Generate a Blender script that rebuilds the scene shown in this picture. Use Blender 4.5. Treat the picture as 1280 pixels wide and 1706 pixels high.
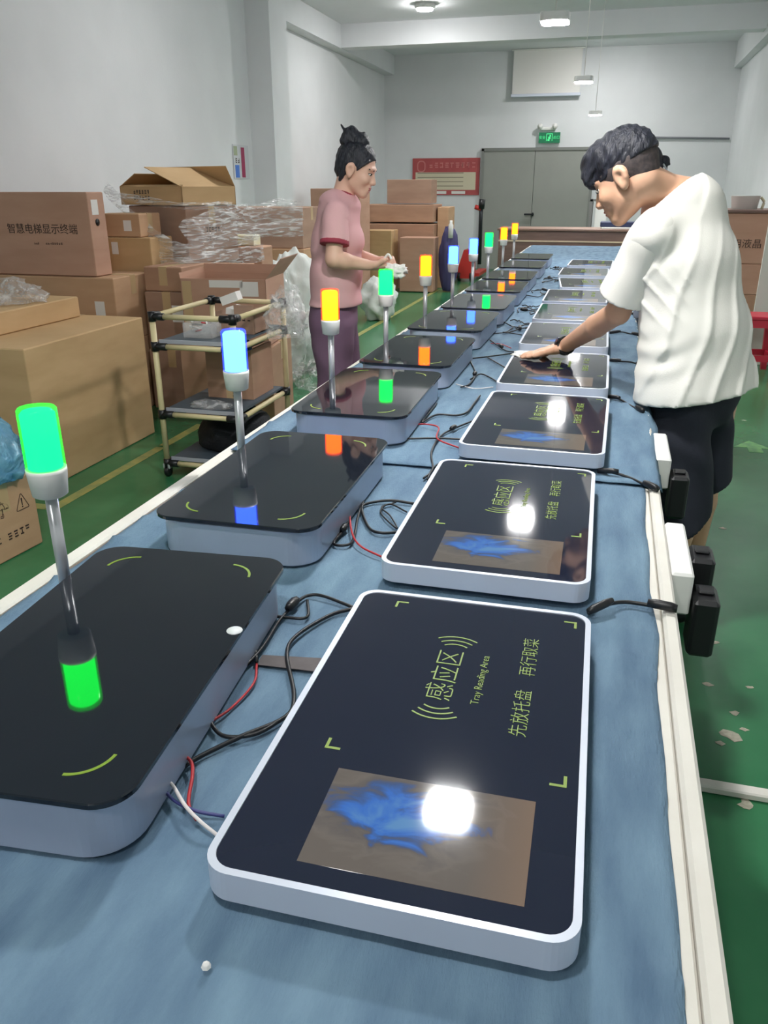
import bpy, bmesh, math, random
import numpy as np
from mathutils import Vector, Matrix, noise
for o in list(bpy.data.objects): bpy.data.objects.remove(o, do_unlink=True)
SC = bpy.context.scene; COL = SC.collection
random.seed(7); PI = math.pi
# ---------------------------------------------------------------- camera
FPX, CX, CY, HC = 1332.8, 640.0, 853.0, 1.45      # focal length in px of the 1280x1706 frame, camera height
RM = np.array([[0.96519046, 0.09744021, -0.24271954], [0.26154611, -0.36313175, 0.89427567], [-0.00100076, -0.9266287, -0.37597641]])
cam = bpy.data.cameras.new('camera'); camo = bpy.data.objects.new('camera', cam); COL.objects.link(camo)
cam.sensor_fit = 'HORIZONTAL'; cam.sensor_width = 36.0; cam.lens = FPX / 1280 * 36; cam.clip_start = 0.02
m = Matrix.Identity(4)
for i in range(3):
    m[i][0] = RM[i, 0]; m[i][1] = -RM[i, 1]; m[i][2] = -RM[i, 2]
m[2][3] = HC
camo.matrix_world = m; SC.camera = camo
# ---------------------------------------------------------------- world, exposure
w = bpy.data.worlds.new('world'); SC.world = w; w.use_nodes = True
w.node_tree.nodes['Background'].inputs[0].default_value = (0.75, 0.85, 1, 1); w.node_tree.nodes['Background'].inputs[1].default_value = 0.3
SC.view_settings.view_transform = 'Standard'; SC.view_settings.look = 'None'; SC.view_settings.gamma = 1
SC.view_settings.use_curve_mapping = False; SC.view_settings.exposure = -0.13
LAMP_L = 500.0       # radiance of the pendant LED heads over the table
CEIL_L = 400.0       # radiance of the round ceiling lamps
# ---------------------------------------------------------------- pixel helpers (a pixel is a direction; the surface gives the distance)
def ray(x, y): return RM @ np.array([x - CX, y - CY, FPX])
def atz(x, y, z): r = ray(x, y); p = r * ((z - HC) / r[2]); return Vector((p[0], p[1], z))
def aty(x, y, Y): r = ray(x, y); p = r * (Y / r[1]); return Vector((p[0], Y, p[2] + HC))
def atx(x, y, X): r = ray(x, y); p = r * (X / r[0]); return Vector((X, p[1], p[2] + HC))
# ---------------------------------------------------------------- materials
def s2l(c): return tuple(((v / 12.92) if v <= .04045 else ((v + .055) / 1.055) ** 2.4) for v in [u / 255 for u in c]) + (1,)
MATS = {}
def mat(name, rgb, rough=.6, metal=0, var=0, scale=8, bump=0, bscale=60, rgb2=None, stretch=(1, 1, 1), emit=None, es=0, spec=.5, coat=0, detail=4, lo=.35, hi=.65, alpha=None, trans=0):
    if name in MATS: return MATS[name]
    M = bpy.data.materials.new(name); M.use_nodes = True; N = M.node_tree; P = N.nodes['Principled BSDF']
    c = s2l(rgb); P.inputs['Base Color'].default_value = c; P.inputs['Roughness'].default_value = rough; P.inputs['Metallic'].default_value = metal
    P.inputs['Specular IOR Level'].default_value = spec
    if coat: P.inputs['Coat Weight'].default_value = coat; P.inputs['Coat Roughness'].default_value = .05
    if trans: P.inputs['Transmission Weight'].default_value = trans
    if alpha is not None: P.inputs['Alpha'].default_value = alpha
    if emit: P.inputs['Emission Color'].default_value = tuple(emit) + (1,); P.inputs['Emission Strength'].default_value = es
    tc = N.nodes.new('ShaderNodeTexCoord'); mp = N.nodes.new('ShaderNodeMapping'); mp.inputs['Scale'].default_value = stretch
    N.links.new(tc.outputs['Object'], mp.inputs[0])
    if rgb2 or var:
        nz = N.nodes.new('ShaderNodeTexNoise'); nz.inputs['Scale'].default_value = scale; nz.inputs['Detail'].default_value = detail
        N.links.new(mp.outputs[0], nz.inputs['Vector'])
        rp = N.nodes.new('ShaderNodeValToRGB'); rp.color_ramp.elements[0].position = lo; rp.color_ramp.elements[1].position = hi
        rp.color_ramp.elements[0].color = c if rgb2 else tuple(v * (1 - var) for v in c[:3]) + (1,)
        rp.color_ramp.elements[1].color = s2l(rgb2) if rgb2 else tuple(min(1, v * (1 + var)) for v in c[:3]) + (1,)
        N.links.new(nz.outputs['Fac'], rp.inputs[0]); N.links.new(rp.outputs[0], P.inputs['Base Color'])
    if bump:
        n2 = N.nodes.new('ShaderNodeTexNoise'); n2.inputs['Scale'].default_value = bscale; n2.inputs['Detail'].default_value = 5
        N.links.new(mp.outputs[0], n2.inputs['Vector'])
        b = N.nodes.new('ShaderNodeBump'); b.inputs['Strength'].default_value = bump; b.inputs['Distance'].default_value = .01
        N.links.new(n2.outputs['Fac'], b.inputs['Height']); N.links.new(b.outputs[0], P.inputs['Normal'])
    MATS[name] = M; return M
def emis(name, lin, strength):
    if name in MATS: return MATS[name]
    M = bpy.data.materials.new(name); M.use_nodes = True; N = M.node_tree; N.nodes.remove(N.nodes['Principled BSDF'])
    e = N.nodes.new('ShaderNodeEmission'); e.inputs[0].default_value = tuple(lin) + (1,); e.inputs[1].default_value = strength
    N.links.new(e.outputs[0], N.nodes['Material Output'].inputs[0]); MATS[name] = M; return M
def film(name, tint=(1, 1, 1), clear=.9, rough=.15, bump=1.0, bscale=30, stretch=(1, 1, 1), lo=.5, hi=.72, body=.55):
    """clear plastic film: see-through with whitish glossy crinkles"""
    if name in MATS: return MATS[name]
    M = bpy.data.materials.new(name); M.use_nodes = True; N = M.node_tree; L = N.links
    P = N.nodes['Principled BSDF']; P.inputs['Base Color'].default_value = tuple(.9*v for v in tint) + (1,); P.inputs['Roughness'].default_value = rough
    P.inputs['Specular IOR Level'].default_value = 1.0
    t = N.nodes.new('ShaderNodeBsdfTransparent'); t.inputs[0].default_value = tuple(tint) + (1,)
    mx = N.nodes.new('ShaderNodeMixShader')
    tc = N.nodes.new('ShaderNodeTexCoord'); mp = N.nodes.new('ShaderNodeMapping'); mp.inputs['Scale'].default_value = stretch; L.new(tc.outputs['Object'], mp.inputs[0])
    nz = N.nodes.new('ShaderNodeTexNoise'); nz.inputs['Scale'].default_value = bscale; nz.inputs['Detail'].default_value = 3; nz.inputs['Distortion'].default_value = .6; L.new(mp.outputs[0], nz.inputs['Vector'])
    b = N.nodes.new('ShaderNodeBump'); b.inputs['Strength'].default_value = bump; b.inputs['Distance'].default_value = .03; L.new(nz.outputs['Fac'], b.inputs['Height']); L.new(b.outputs[0], P.inputs['Normal'])
    rp = N.nodes.new('ShaderNodeMapRange'); rp.inputs[1].default_value = lo; rp.inputs[2].default_value = hi; rp.inputs[3].default_value = clear; rp.inputs[4].default_value = clear - body
    L.new(nz.outputs['Fac'], rp.inputs[0]); L.new(rp.outputs[0], mx.inputs[0]); L.new(P.outputs[0], mx.inputs[1]); L.new(t.outputs[0], mx.inputs[2])
    L.new(mx.outputs[0], N.nodes['Material Output'].inputs[0]); MATS[name] = M; return M
# ---------------------------------------------------------------- mesh builder
def rrect(w, l, r, n=6):
    pts = []
    for cx, cy, a0 in ((w/2-r, l/2-r, 0), (-w/2+r, l/2-r, PI/2), (-w/2+r, -l/2+r, PI), (w/2-r, -l/2+r, 1.5*PI)):
        for i in range(n+1):
            a = a0 + PI/2*i/n; pts.append((cx + r*math.cos(a), cy + r*math.sin(a)))
    return pts
def smooth_path(pts, sub=6):
    pts = [Vector(p) for p in pts]
    if len(pts) < 3: return pts
    q = [pts[0]*2-pts[1]] + pts + [pts[-1]*2-pts[-2]]; out = []
    for i in range(1, len(q)-2):
        a, b, c, d = q[i-1:i+3]
        for k in range(sub):
            t = k/sub; out.append(.5*((2*b)+(c-a)*t+(2*a-5*b+4*c-d)*t*t+(3*b-a-3*c+d)*t**3))
    out.append(pts[-1]); return out
class MB:
    def __init__(s): s.v = []; s.f = []; s.sm = []
    def add(s, v, f, smooth=False):
        o = len(s.v); s.v += [tuple(p) for p in v]; s.f += [tuple(i+o for i in q) for q in f]; s.sm += [smooth]*len(f); return s
    def box(s, x0, x1, y0, y1, z0, z1, bev=0, M=None):
        if bev:
            o = rrect(x1-x0, y1-y0, bev, 2); c = ((x0+x1)/2, (y0+y1)/2)
            return s.prism([(p[0]+c[0], p[1]+c[1]) for p in o], z0, z1, min(bev, (z1-z0)/3), M)
        v = [(x, y, z) for z in (z0, z1) for y in (y0, y1) for x in (x0, x1)]
        if M: v = [M @ Vector(p) for p in v]
        return s.add(v, [(0, 2, 3, 1), (4, 5, 7, 6), (0, 1, 5, 4), (2, 6, 7, 3), (0, 4, 6, 2), (1, 3, 7, 5)])
    def prism(s, o, z0, z1, bev=0, M=None, smooth=False):
        n = len(o); cx = sum(p[0] for p in o)/n; cy = sum(p[1] for p in o)/n
        def ring(z, ins):
            r = []
            for i, p in enumerate(o):
                a, b = o[i-1], o[(i+1) % n]; tx, ty = b[0]-a[0], b[1]-a[1]; L = math.hypot(tx, ty) or 1
                r.append((p[0]-ty/L*ins, p[1]+tx/L*ins, z))
            return r
        rings = [ring(z0, bev), ring(z0+bev, 0), ring(z1-bev, 0), ring(z1, bev)] if bev else [ring(z0, 0), ring(z1, 0)]
        v = sum(rings, []); f = [tuple(range(n-1, -1, -1)), tuple(range((len(rings)-1)*n, len(rings)*n))]
        for k in range(len(rings)-1):
            for i in range(n): j = (i+1) % n; f.append((k*n+i, k*n+j, (k+1)*n+j, (k+1)*n+i))
        if M: v = [M @ Vector(p) for p in v]
        return s.add(v, f, smooth)
    def ringprism(s, o, i_, z0, z1):
        n = len(o); v = [(p[0], p[1], z0) for p in o]+[(p[0], p[1], z1) for p in o]+[(p[0], p[1], z1) for p in i_]+[(p[0], p[1], z0) for p in i_]
        f = []
        for k in range(4):
            for i in range(n): j = (i+1) % n; f.append((k*n+i, k*n+j, ((k+1) % 4)*n+j, ((k+1) % 4)*n+i))
        return s.add(v, f)
    def lathe(s, prof, n=24, c=(0, 0, 0), M=None, smooth=True):
        v = []; f = []
        for r, z in prof:
            for i in range(n): a = 2*PI*i/n; v.append((c[0]+r*math.cos(a), c[1]+r*math.sin(a), c[2]+z))
        for k in range(len(prof)-1):
            for i in range(n): j = (i+1) % n; f.append((k*n+i, k*n+j, (k+1)*n+j, (k+1)*n+i))
        f.append(tuple(range(n-1, -1, -1))); f.append(tuple(range((len(prof)-1)*n, len(prof)*n)))
        if M: v = [M @ Vector(p) for p in v]
        return s.add(v, f, smooth)
    def tube(s, pts, r, n=6, sub=6):
        P = smooth_path(pts, sub) if sub > 1 else [Vector(p) for p in pts]; v = []; f = []; up = Vector((0, 0, 1)); m_ = len(P)
        for i, p in enumerate(P):
            t = (P[min(i+1, m_-1)]-P[max(i-1, 0)])
            t = t.normalized() if t.length > 1e-9 else Vector((1, 0, 0))
            a = t.cross(up); a = a.normalized() if a.length > 1e-3 else t.cross(Vector((1, 0, 0))).normalized(); b = a.cross(t)
            rr = r(i/(m_-1)) if callable(r) else r
            for k in range(n): q = 2*PI*k/n; v.append(p + a*(rr*math.cos(q)) + b*(rr*math.sin(q)))
        for i in range(m_-1):
            for k in range(n): j = (k+1) % n; f.append((i*n+k, i*n+j, (i+1)*n+j, (i+1)*n+k))
        f.append(tuple(range(n-1, -1, -1))); f.append(tuple(range((m_-1)*n, m_*n)))
        return s.add(v, f, True)
    def mesh(s, name, M_):
        me = bpy.data.meshes.new(name); me.from_pydata(s.v, [], s.f); me.polygons.foreach_set('use_smooth', s.sm)
        if M_: me.materials.append(M_)
        me.update(); return me
    def build(s, name, M_, parent=None, loc=None):
        return link(name, s.mesh(name, M_), parent, loc)
def link(name, me, parent=None, loc=None, rz=0):
    o = bpy.data.objects.new(name, me); COL.objects.link(o)
    if parent: o.parent = parent
    if loc is not None: o.location = loc
    if rz: o.rotation_euler[2] = rz
    return o
def tag(o, label, cat, group=None):
    o['label'] = label; o['category'] = cat
    if group: o['group'] = group
    return o
def thing(name, label, cat, loc=(0, 0, 0), rz=0, group=None):
    o = link(name, None, None, loc, rz); o.empty_display_size = .05
    return tag(o, label, cat, group)
def struct(o): o['kind'] = 'structure'; return o
def text_mesh(s, size, M_, align='CENTER', ext=.0004, bold=0):
    cu = bpy.data.curves.new('txt', 'FONT'); cu.body = s; cu.size = size; cu.align_x = align; cu.align_y = 'CENTER'; cu.extrude = ext; cu.offset = bold; cu.resolution_u = 3
    ob = bpy.data.objects.new('txt', cu); COL.objects.link(ob)
    bpy.context.view_layer.update()
    dg = bpy.context.evaluated_depsgraph_get(); me = bpy.data.meshes.new_from_object(ob.evaluated_get(dg))
    bpy.data.objects.remove(ob, do_unlink=True); me.materials.clear(); me.materials.append(M_); return me
def print_marks(rows, M_, seed=0, ext=.0006):
    """illegible printed marks: rows of (centre u, centre v, width, height, number of marks)"""
    b = MB(); rn = random.Random(seed)
    for (u, v, w_, h_, n) in rows:
        for i in range(n):
            x = u-w_/2+w_*(i+.5)/n; ww = w_/n*.36
            for k in range(3):
                if n > 1 and rn.random() < .15: continue
                y = v+h_*(k-1)*.34; b.box(x-ww*rn.uniform(.6, 1), x+ww*rn.uniform(.6, 1), y-h_*.09, y+h_*.09, 0, ext)
            if rn.random() < .8: q = x+ww*rn.uniform(-.6, .6); b.box(q-ww*.16, q+ww*.16, v-h_*.45, v+h_*.45, 0, ext)
    return b.mesh('printed_marks', M_)
# ---------------------------------------------------------------- signed-distance body builder (one continuous skin)
def sdf_mesh(name, prims, M_, vox=.008, k=.02, cuts=(), fold=None, keep=None):
    lo = np.array([1e9]*3); hi = -lo
    for p in prims:
        if p[0] == 'c':
            r = max(p[3], p[4]) * (1 / min(1, p[6]) if len(p) > 6 else 1)
            lo = np.minimum(lo, np.minimum(p[1], p[2])-r); hi = np.maximum(hi, np.maximum(p[1], p[2])+r)
        else:
            r = max(p[2]); lo = np.minimum(lo, np.array(p[1])-r); hi = np.maximum(hi, np.array(p[1])+r)
    lo -= 3*vox+.02; hi += 3*vox+.02; dim = np.ceil((hi-lo)/vox).astype(int)+1
    D = np.full(dim, .08, np.float32); ax = [lo[i]+vox*np.arange(dim[i]) for i in range(3)]
    for p in prims:
        if p[0] == 'c':
            a, b, ra, rb = np.array(p[1]), np.array(p[2]), p[3], p[4]; r = max(ra, rb) * (1 / min(1, p[6]) if len(p) > 6 else 1); l_, h_ = np.minimum(a, b)-r, np.maximum(a, b)+r
        else:
            a = np.array(p[1]); r = max(p[2]); l_, h_ = a-r, a+r
        i0 = np.maximum(0, ((l_-lo-.07-k)/vox).astype(int)); i1 = np.minimum(dim, ((h_-lo+.07+k)/vox).astype(int)+2)
        sl = tuple(slice(i0[i], i1[i]) for i in range(3))
        X, Y, Z = np.meshgrid(*[ax[i][sl[i]] for i in range(3)], indexing='ij', sparse=True)
        if p[0] == 'c':
            ab = b-a; L2 = max(ab@ab, 1e-9); x, y, z = X-a[0], Y-a[1], Z-a[2]
            t = np.clip((x*ab[0]+y*ab[1]+z*ab[2])/L2, 0, 1); x, y, z = x-t*ab[0], y-t*ab[1], z-t*ab[2]; q = x*x+y*y+z*z
            if len(p) > 6: u = p[5]; e = x*u[0]+y*u[1]+z*u[2]; q = np.maximum(q+(p[6]**2-1)*e*e, 0)
            d = np.sqrt(q)-(ra+(rb-ra)*t)
        else:
            B = p[3] if len(p) > 3 and p[3] is not None else np.eye(3); R_ = p[2]; x, y, z = X-a[0], Y-a[1], Z-a[2]
            l = [x*B[i][0]+y*B[i][1]+z*B[i][2] for i in range(3)]
            k0 = np.sqrt((l[0]/R_[0])**2+(l[1]/R_[1])**2+(l[2]/R_[2])**2); k1 = np.sqrt((l[0]/R_[0]**2)**2+(l[1]/R_[1]**2)**2+(l[2]/R_[2]**2)**2)
            d = k0*(k0-1)/np.maximum(k1, 1e-6)
        Dl = D[sl]; h = np.clip(.5+.5*(Dl-d)/k, 0, 1); D[sl] = Dl*(1-h)+d*h-k*h*(1-h)
    if fold is not None or cuts:
        X, Y, Z = np.meshgrid(*ax, indexing='ij', sparse=True)
        if fold is not None: D -= fold(X, Y, Z).astype(np.float32)
        for pt, n in cuts:
            n = np.array(n, float); n /= np.linalg.norm(n); D = np.maximum(D, ((X-pt[0])*n[0]+(Y-pt[1])*n[1]+(Z-pt[2])*n[2]).astype(np.float32))
    D[0] = D[-1] = .05; D[:, 0] = D[:, -1] = .05; D[:, :, 0] = D[:, :, -1] = .05
    ins = D < 0; c = [slice(0, -1), slice(1, None)]
    cnt = sum(ins[c[i], c[j], c[l]].astype(np.int8) for i in (0, 1) for j in (0, 1) for l in (0, 1))
    cell = np.argwhere((cnt > 0) & (cnt < 8)); idm = np.full(cnt.shape, -1, np.int32); idm[tuple(cell.T)] = np.arange(len(cell))
    acc = np.zeros((len(cell), 3)); num = np.zeros(len(cell))
    for axis in range(3):
        for u in (0, 1):
            for v in (0, 1):
                o0 = np.zeros(3, int); oth = [i for i in range(3) if i != axis]; o0[oth[0]] = u; o0[oth[1]] = v; o1 = o0.copy(); o1[axis] = 1
                d0 = D[tuple((cell+o0).T)]; d1 = D[tuple((cell+o1).T)]; cr = (d0 < 0) != (d1 < 0)
                t = np.where(cr, d0/np.where(cr, d0-d1, 1), 0); pos = o0+np.outer(t, o1-o0); acc[cr] += pos[cr]; num[cr] += 1
    V = lo+vox*(cell+acc/num[:, None]); F = []
    for axis in range(3):
        oth = [(axis+1) % 3, (axis+2) % 3]; s0 = [slice(None)]*3; s1 = [slice(None)]*3; s0[axis] = slice(0, -1); s1[axis] = slice(1, None)
        a, b = ins[tuple(s0)], ins[tuple(s1)]
        for flip, msk in ((0, a & ~b), (1, ~a & b)):
            e = np.argwhere(msk); q = []
            for du, dv in ((0, 0), (1, 0), (1, 1), (0, 1)):
                g = e.copy(); g[:, oth[0]] -= 1-du; g[:, oth[1]] -= 1-dv; q.append(idm[tuple(g.T)])
            q = np.stack(q[::-1] if flip else q, 1); F.append(q)
    F = np.concatenate(F); F = F[(F >= 0).all(1)]
    # light smoothing
    for _ in range(2):
        S = np.zeros_like(V); n_ = np.zeros(len(V))
        for i in range(4):
            np.add.at(S, F[:, i], V[F[:, (i+1) % 4]]+V[F[:, (i-1) % 4]]); np.add.at(n_, F[:, i], 2)
        if not cuts: V = .5*V+.5*S/np.maximum(n_, 1)[:, None]
    me = bpy.data.meshes.new(name); me.vertices.add(len(V)); me.vertices.foreach_set('co', V.astype(np.float32).ravel())
    me.loops.add(F.size); me.loops.foreach_set('vertex_index', F.astype(np.int32).ravel())
    me.polygons.add(len(F)); me.polygons.foreach_set('loop_start', np.arange(0, F.size, 4, dtype=np.int32)); me.polygons.foreach_set('loop_total', np.full(len(F), 4, np.int32))
    me.polygons.foreach_set('use_smooth', np.ones(len(F), bool)); me.update(calc_edges=True); me.validate(); me.materials.append(M_); return me
# ================================================================ materials
wall_m = mat('painted_plaster', (222, 224, 226), .85, var=.03, scale=1.5, bump=.08, bscale=40)
ceil_m = mat('ceiling_paint', (225, 227, 230), .9, var=.02, scale=2)
floor_m = mat('green_epoxy', (40, 108, 68), .25, rgb2=(66, 130, 88), scale=1.3, bump=.04, bscale=25, spec=.5, detail=7)
silver = mat('silver_coat', (178, 186, 204), .32, metal=.35, var=.03, scale=14)
white_alu = mat('white_aluminium', (212, 218, 232), .3, metal=.25)
glass_m = mat('black_glass', (24, 29, 38), .035, spec=.65)
glass_edge = mat('black_glass_panel', (30, 35, 52), .05, spec=.6)
lime = mat('lime_print', (118, 142, 44), .5, emit=(.30, .42, .05), es=.05)
rail_m = mat('white_rail', (214, 210, 200), .55, rgb2=(224, 221, 212), scale=5, bump=.15, bscale=30, detail=8)
dark_steel = mat('dark_steel', (48, 50, 54), .45, metal=.6)
cloth_m = mat('blue_cloth', (80, 106, 130), .9, rgb2=(112, 140, 160), scale=7, stretch=(3.0, .8, 1), bump=.35, bscale=90, detail=6, lo=.3, hi=.72)
black_p = mat('black_plastic', (24, 24, 27), .4)
cable_m = mat('black_cable', (20, 21, 24), .45)
red_m = mat('red_wire', (176, 42, 48), .5); whitew = mat('white_wire', (220, 214, 212), .5); bluew = mat('blue_wire', (58, 62, 120), .5)
white_p = mat('white_plastic', (232, 232, 228), .4)
alu = mat('brushed_aluminium', (200, 201, 205), .3, metal=.5)
cream = mat('cream_pipe', (222, 206, 160), .42); grey_s = mat('grey_shelf', (74, 88, 100), .5, var=.06); greyt = mat('grey_trim', (168, 172, 182), .4)
def carton_mat(i):
    C = [((190, 152, 118), (202, 164, 130)), ((172, 134, 110), (186, 148, 122)), ((194, 160, 116), (206, 172, 128)), ((160, 128, 110), (174, 142, 122)), ((184, 144, 122), (194, 154, 132))]
    a, b = C[i]; return mat('cardboard_%s' % 'abcde'[i], a, .85, rgb2=b, scale=2.5, stretch=(1, 1, 4), bump=.06, bscale=120)
tape_m = mat('packing_tape', (196, 168, 128), .3)
paper = mat('white_paper', (232, 230, 226), .8); ink = mat('dark_print', (66, 50, 44), .8)
# ================================================================ room
WL, WR, WF, WB, CH = -4.33, 1.78, 16.0, -4.0, 3.66
struct(MB().box(WL-.15, WR+.15, WB-.15, WF+.15, -.1, 0).build('floor', floor_m))
struct(MB().box(WL-.15, WR+.15, WB-.15, WF+.15, CH, CH+.1).build('ceiling', ceil_m))
struct(MB().box(WL-.15, WL, WB-.15, WF+.15, 0, CH).build('wall_left', wall_m))
struct(MB().box(WR, WR+.15, WB-.15, WF+.15, 0, CH).build('wall_right', wall_m))
struct(MB().box(WL, WR, WF, WF+.15, 0, CH).build('wall_far', wall_m))
struct(MB().box(WL, WR, WB-.15, WB, 0, CH).build('wall_near', wall_m))
struct(MB().box(WL, -4.03, 9.86, 10.4, 0, CH).build('trim_1', wall_m))            # pillar
struct(MB().box(WL, -4.14, 10.4, WF, 3.35, CH).build('trim_2', wall_m))           # beam on the left wall
struct(MB().box(1.66, WR, WB, WF, 3.27, CH).build('trim_3', wall_m))              # beam on the right wall
struct(MB().box(-4.14, 1.66, 12.87, 13.15, 3.36, CH).build('trim_4', wall_m))     # cross beam
# double door in the far wall
dm = mat('grey_door_paint', (150, 152, 146), .5, var=.03, scale=3)
d = struct(link('door_1', None)); 
p0, p1 = aty(808, 248, 15.98), aty(988, 248, 15.98); pm = aty(893, 248, 15.98)
MB().box(p0.x, pm.x-.004, 15.95, 15.99, 0, p0.z-.04).build('door_leaf', dm, d); MB().box(pm.x+.004, p1.x, 15.95, 15.99, 0, p0.z-.04).build('door_leaf', dm, d)
fm = mat('door_frame_paint', (128, 130, 126), .5)
MB().box(p0.x-.05, p0.x, 15.93, 16, 0, p0.z).box(p1.x, p1.x+.05, 15.93, 16, 0, p0.z).box(p0.x-.05, p1.x+.05, 15.93, 16, p0.z-.04, p0.z+.01).build('door_frame', fm, d)
h = aty(882, 357, 15.93); MB().box(h.x-.09, h.x+.09, 15.86, 15.9, h.z-.015, h.z+.015, .008).box(h.x+.05, h.x+.08, 15.88, 15.95, h.z-.03, h.z+.03).build('door_handle', dark_steel, d)
# conduits on the right-hand side of the far wall
p0, p1 = aty(1240, 118, 15.9), aty(1213, 318, 15.9)
tag(MB().tube([p0, (p0.x-.005, 15.9, p1.z), (p0.x-.005, 15.9, .02)], .02, 8, 1).build('wall_conduit', mat('grey_conduit', (120, 122, 128), .5)), 'thin grey vertical pipe in the far right corner of the room', 'pipe')
p0, p1 = aty(1085, 229, 15.96), aty(1216, 231, 15.96)
tag(MB().tube([p0, p1], .016, 8, 1).build('wall_conduit', MATS['grey_conduit']), 'thin horizontal pipe on the far wall right of the door', 'pipe')
# ================================================================ lamps
lamp_e = emis('led_face', (1.0, .99, .98), LAMP_L)
def pendant(Y, X, label):
    t = thing('pendant_lamp', label, 'lamp', (X, Y, 2.3), 0, 'LED heads hanging in a row over the table')
    MB().prism(rrect(.16, .16, .03), .004, .05, .004).build('lamp_housing', white_p, t)
    MB().prism(rrect(.15, .15, .03), 0, .004).build('led_panel', lamp_e, t)
    MB().tube([(0, 0, .05), (0, 0, CH-2.3)], .004, 6, 1).build('hanging_cord', white_p, t)
for Y, X, l in ((2.33, -.385, 'square LED lamp head hanging over the second unit, mirrored large in the front screen'),
                (5.25, -.43, 'largest glaring LED lamp head, hanging before the white projection screen'), (8.12, -.38, 'glaring LED lamp head hanging just below the right end of the projection screen'),
                (11.7, -.37, 'smallest LED lamp head in the hanging row, right above the bending man')): pendant(Y, X, l)
disc_e = emis('ceiling_led', (1.0, .985, .975), CEIL_L)
def ceil_lamp(X, Y, label):
    t = thing('ceiling_lamp', label, 'lamp', (X, Y, CH), 0, 'round lamps on the ceiling')
    MB().lathe([(.13, -.002), (.13, -.05), (.115, -.06)], 24).build('lamp_rim', white_p, t)
    MB().lathe([(.11, -.06), (.10, -.075), (.05, -.085)], 24).build('diffuser', disc_e, t)
p = atz(708, 15, CH-.06); ceil_lamp(p.x, p.y, 'round lit ceiling lamp at the top, left of the brightest glare')
p = atz(1010, 60, CH-.06); ceil_lamp(p.x, min(p.y, 15.4), 'round lit ceiling lamp near the far wall, right of the brightest glare')
for X, Y, od in ((-1.0, -1.9, 'behind the camera, left of the table end'), (-.55, .25, 'straight above the camera'), (-2.3, 6.9, 'above the white foam heaps'), (.8, 9.3, 'above the right aisle')): ceil_lamp(X, Y, 'round fill lamp added out of view '+od)  # lamps added outside the frame to brighten the room, no such fittings seen
# ================================================================ table
TT = .752       # cloth top
t = thing('assembly_table', 'very long assembly table with white edge rails under the blue cloth', 'table', (0, 0, 0))
wood_m = mat('table_board', (120, 100, 84), .6, var=.08, scale=6)
MB().box(-.985, .128, -.4, 11.0, .70, .744).build('table_top', wood_m, t)
MB().box(.128, .148, -.4, 11.0, .69, .748, .003).build('edge_rail', rail_m, t)
MB().box(.149, .174, -.4, 11.0, .67, .757, .005).build('edge_rail', rail_m, t)
MB().box(-1.022, -.986, -.4, 11.0, .67, .752, .005).build('edge_rail', rail_m, t)
for Y in (-.2, 2.1, 4.4, 6.7, 8.9, 10.8):
    for X in (-.93, .06): MB().box(X-.025, X+.025, Y-.025, Y+.025, 0, .70).build('leg', dark_steel, t)
MB().box(-.955, .085, -.3, 10.9, .62, .66).build('under_frame', dark_steel, t)
# cloths
def cloth(name, x0, x1, y0, y1, z, label, seed, edge=.006, drop=0.0, nx=90, dy=.02):
    ny = int((y1-y0)/dy); b = MB(); v = []; f = []; rn = random.Random(seed)
    ridges = [(rn.uniform(y0, y1), rn.uniform(-.25, .25), rn.uniform(.006, .014), rn.uniform(.35, 1)) for _ in range(int((y1-y0)*5))]
    for j in range(ny+1):
        Y = y0+(y1-y0)*j/ny; wob = edge*(noise.noise((Y*1.7, seed, 0))+.6*noise.noise((Y*6, seed, 3)))
        for i in range(nx+1):
            u = i/nx; X = x0+(x1+wob*1.5-x0)*u + (wob*(1-u))
            zz = z + .0016*noise.noise((X*9, Y*5, seed)) + .0012*noise.noise((X*30, Y*8, seed))
            er = max(0, (X-.035)/.06); el = max(0, (-.87-X)/.06); e = min(1, max(er, el))
            for (ry, sl, wd, am) in ridges:
                dd = (Y-ry-sl*(X-.08))/wd
                if -3 < dd < 3: zz += .0085*am*e*math.exp(-dd*dd)
            if drop and X > .172: zz -= min(1, (X-.172)/.012)*drop
            v.append((X, Y, zz))
    for j in range(ny):
        for i in range(nx): a = j*(nx+1)+i; f.append((a, a+1, a+nx+2, a+nx+1))
    b.add(v, f, True); o = b.build(name, cloth_m)
    md = o.modifiers.new('thickness', 'SOLIDIFY'); md.thickness = .0015; md.offset = -1
    return tag(o, label, 'cloth')
cloth('table_cloth', -.975, .135, -.38, 2.05, .7505, 'faded blue cloth on the near end of the table, stopping short of the right rail', 3)
cloth('table_cloth', -.992, .184, 1.99, 10.98, .7585, 'faded blue cloth over the far part of the table, reaching over the right rail', 5, edge=.010, drop=.02, dy=.028)
Z1, Z2 = .753, .761
def tz(Y): return Z1 if Y < 2.02 else Z2
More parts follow.
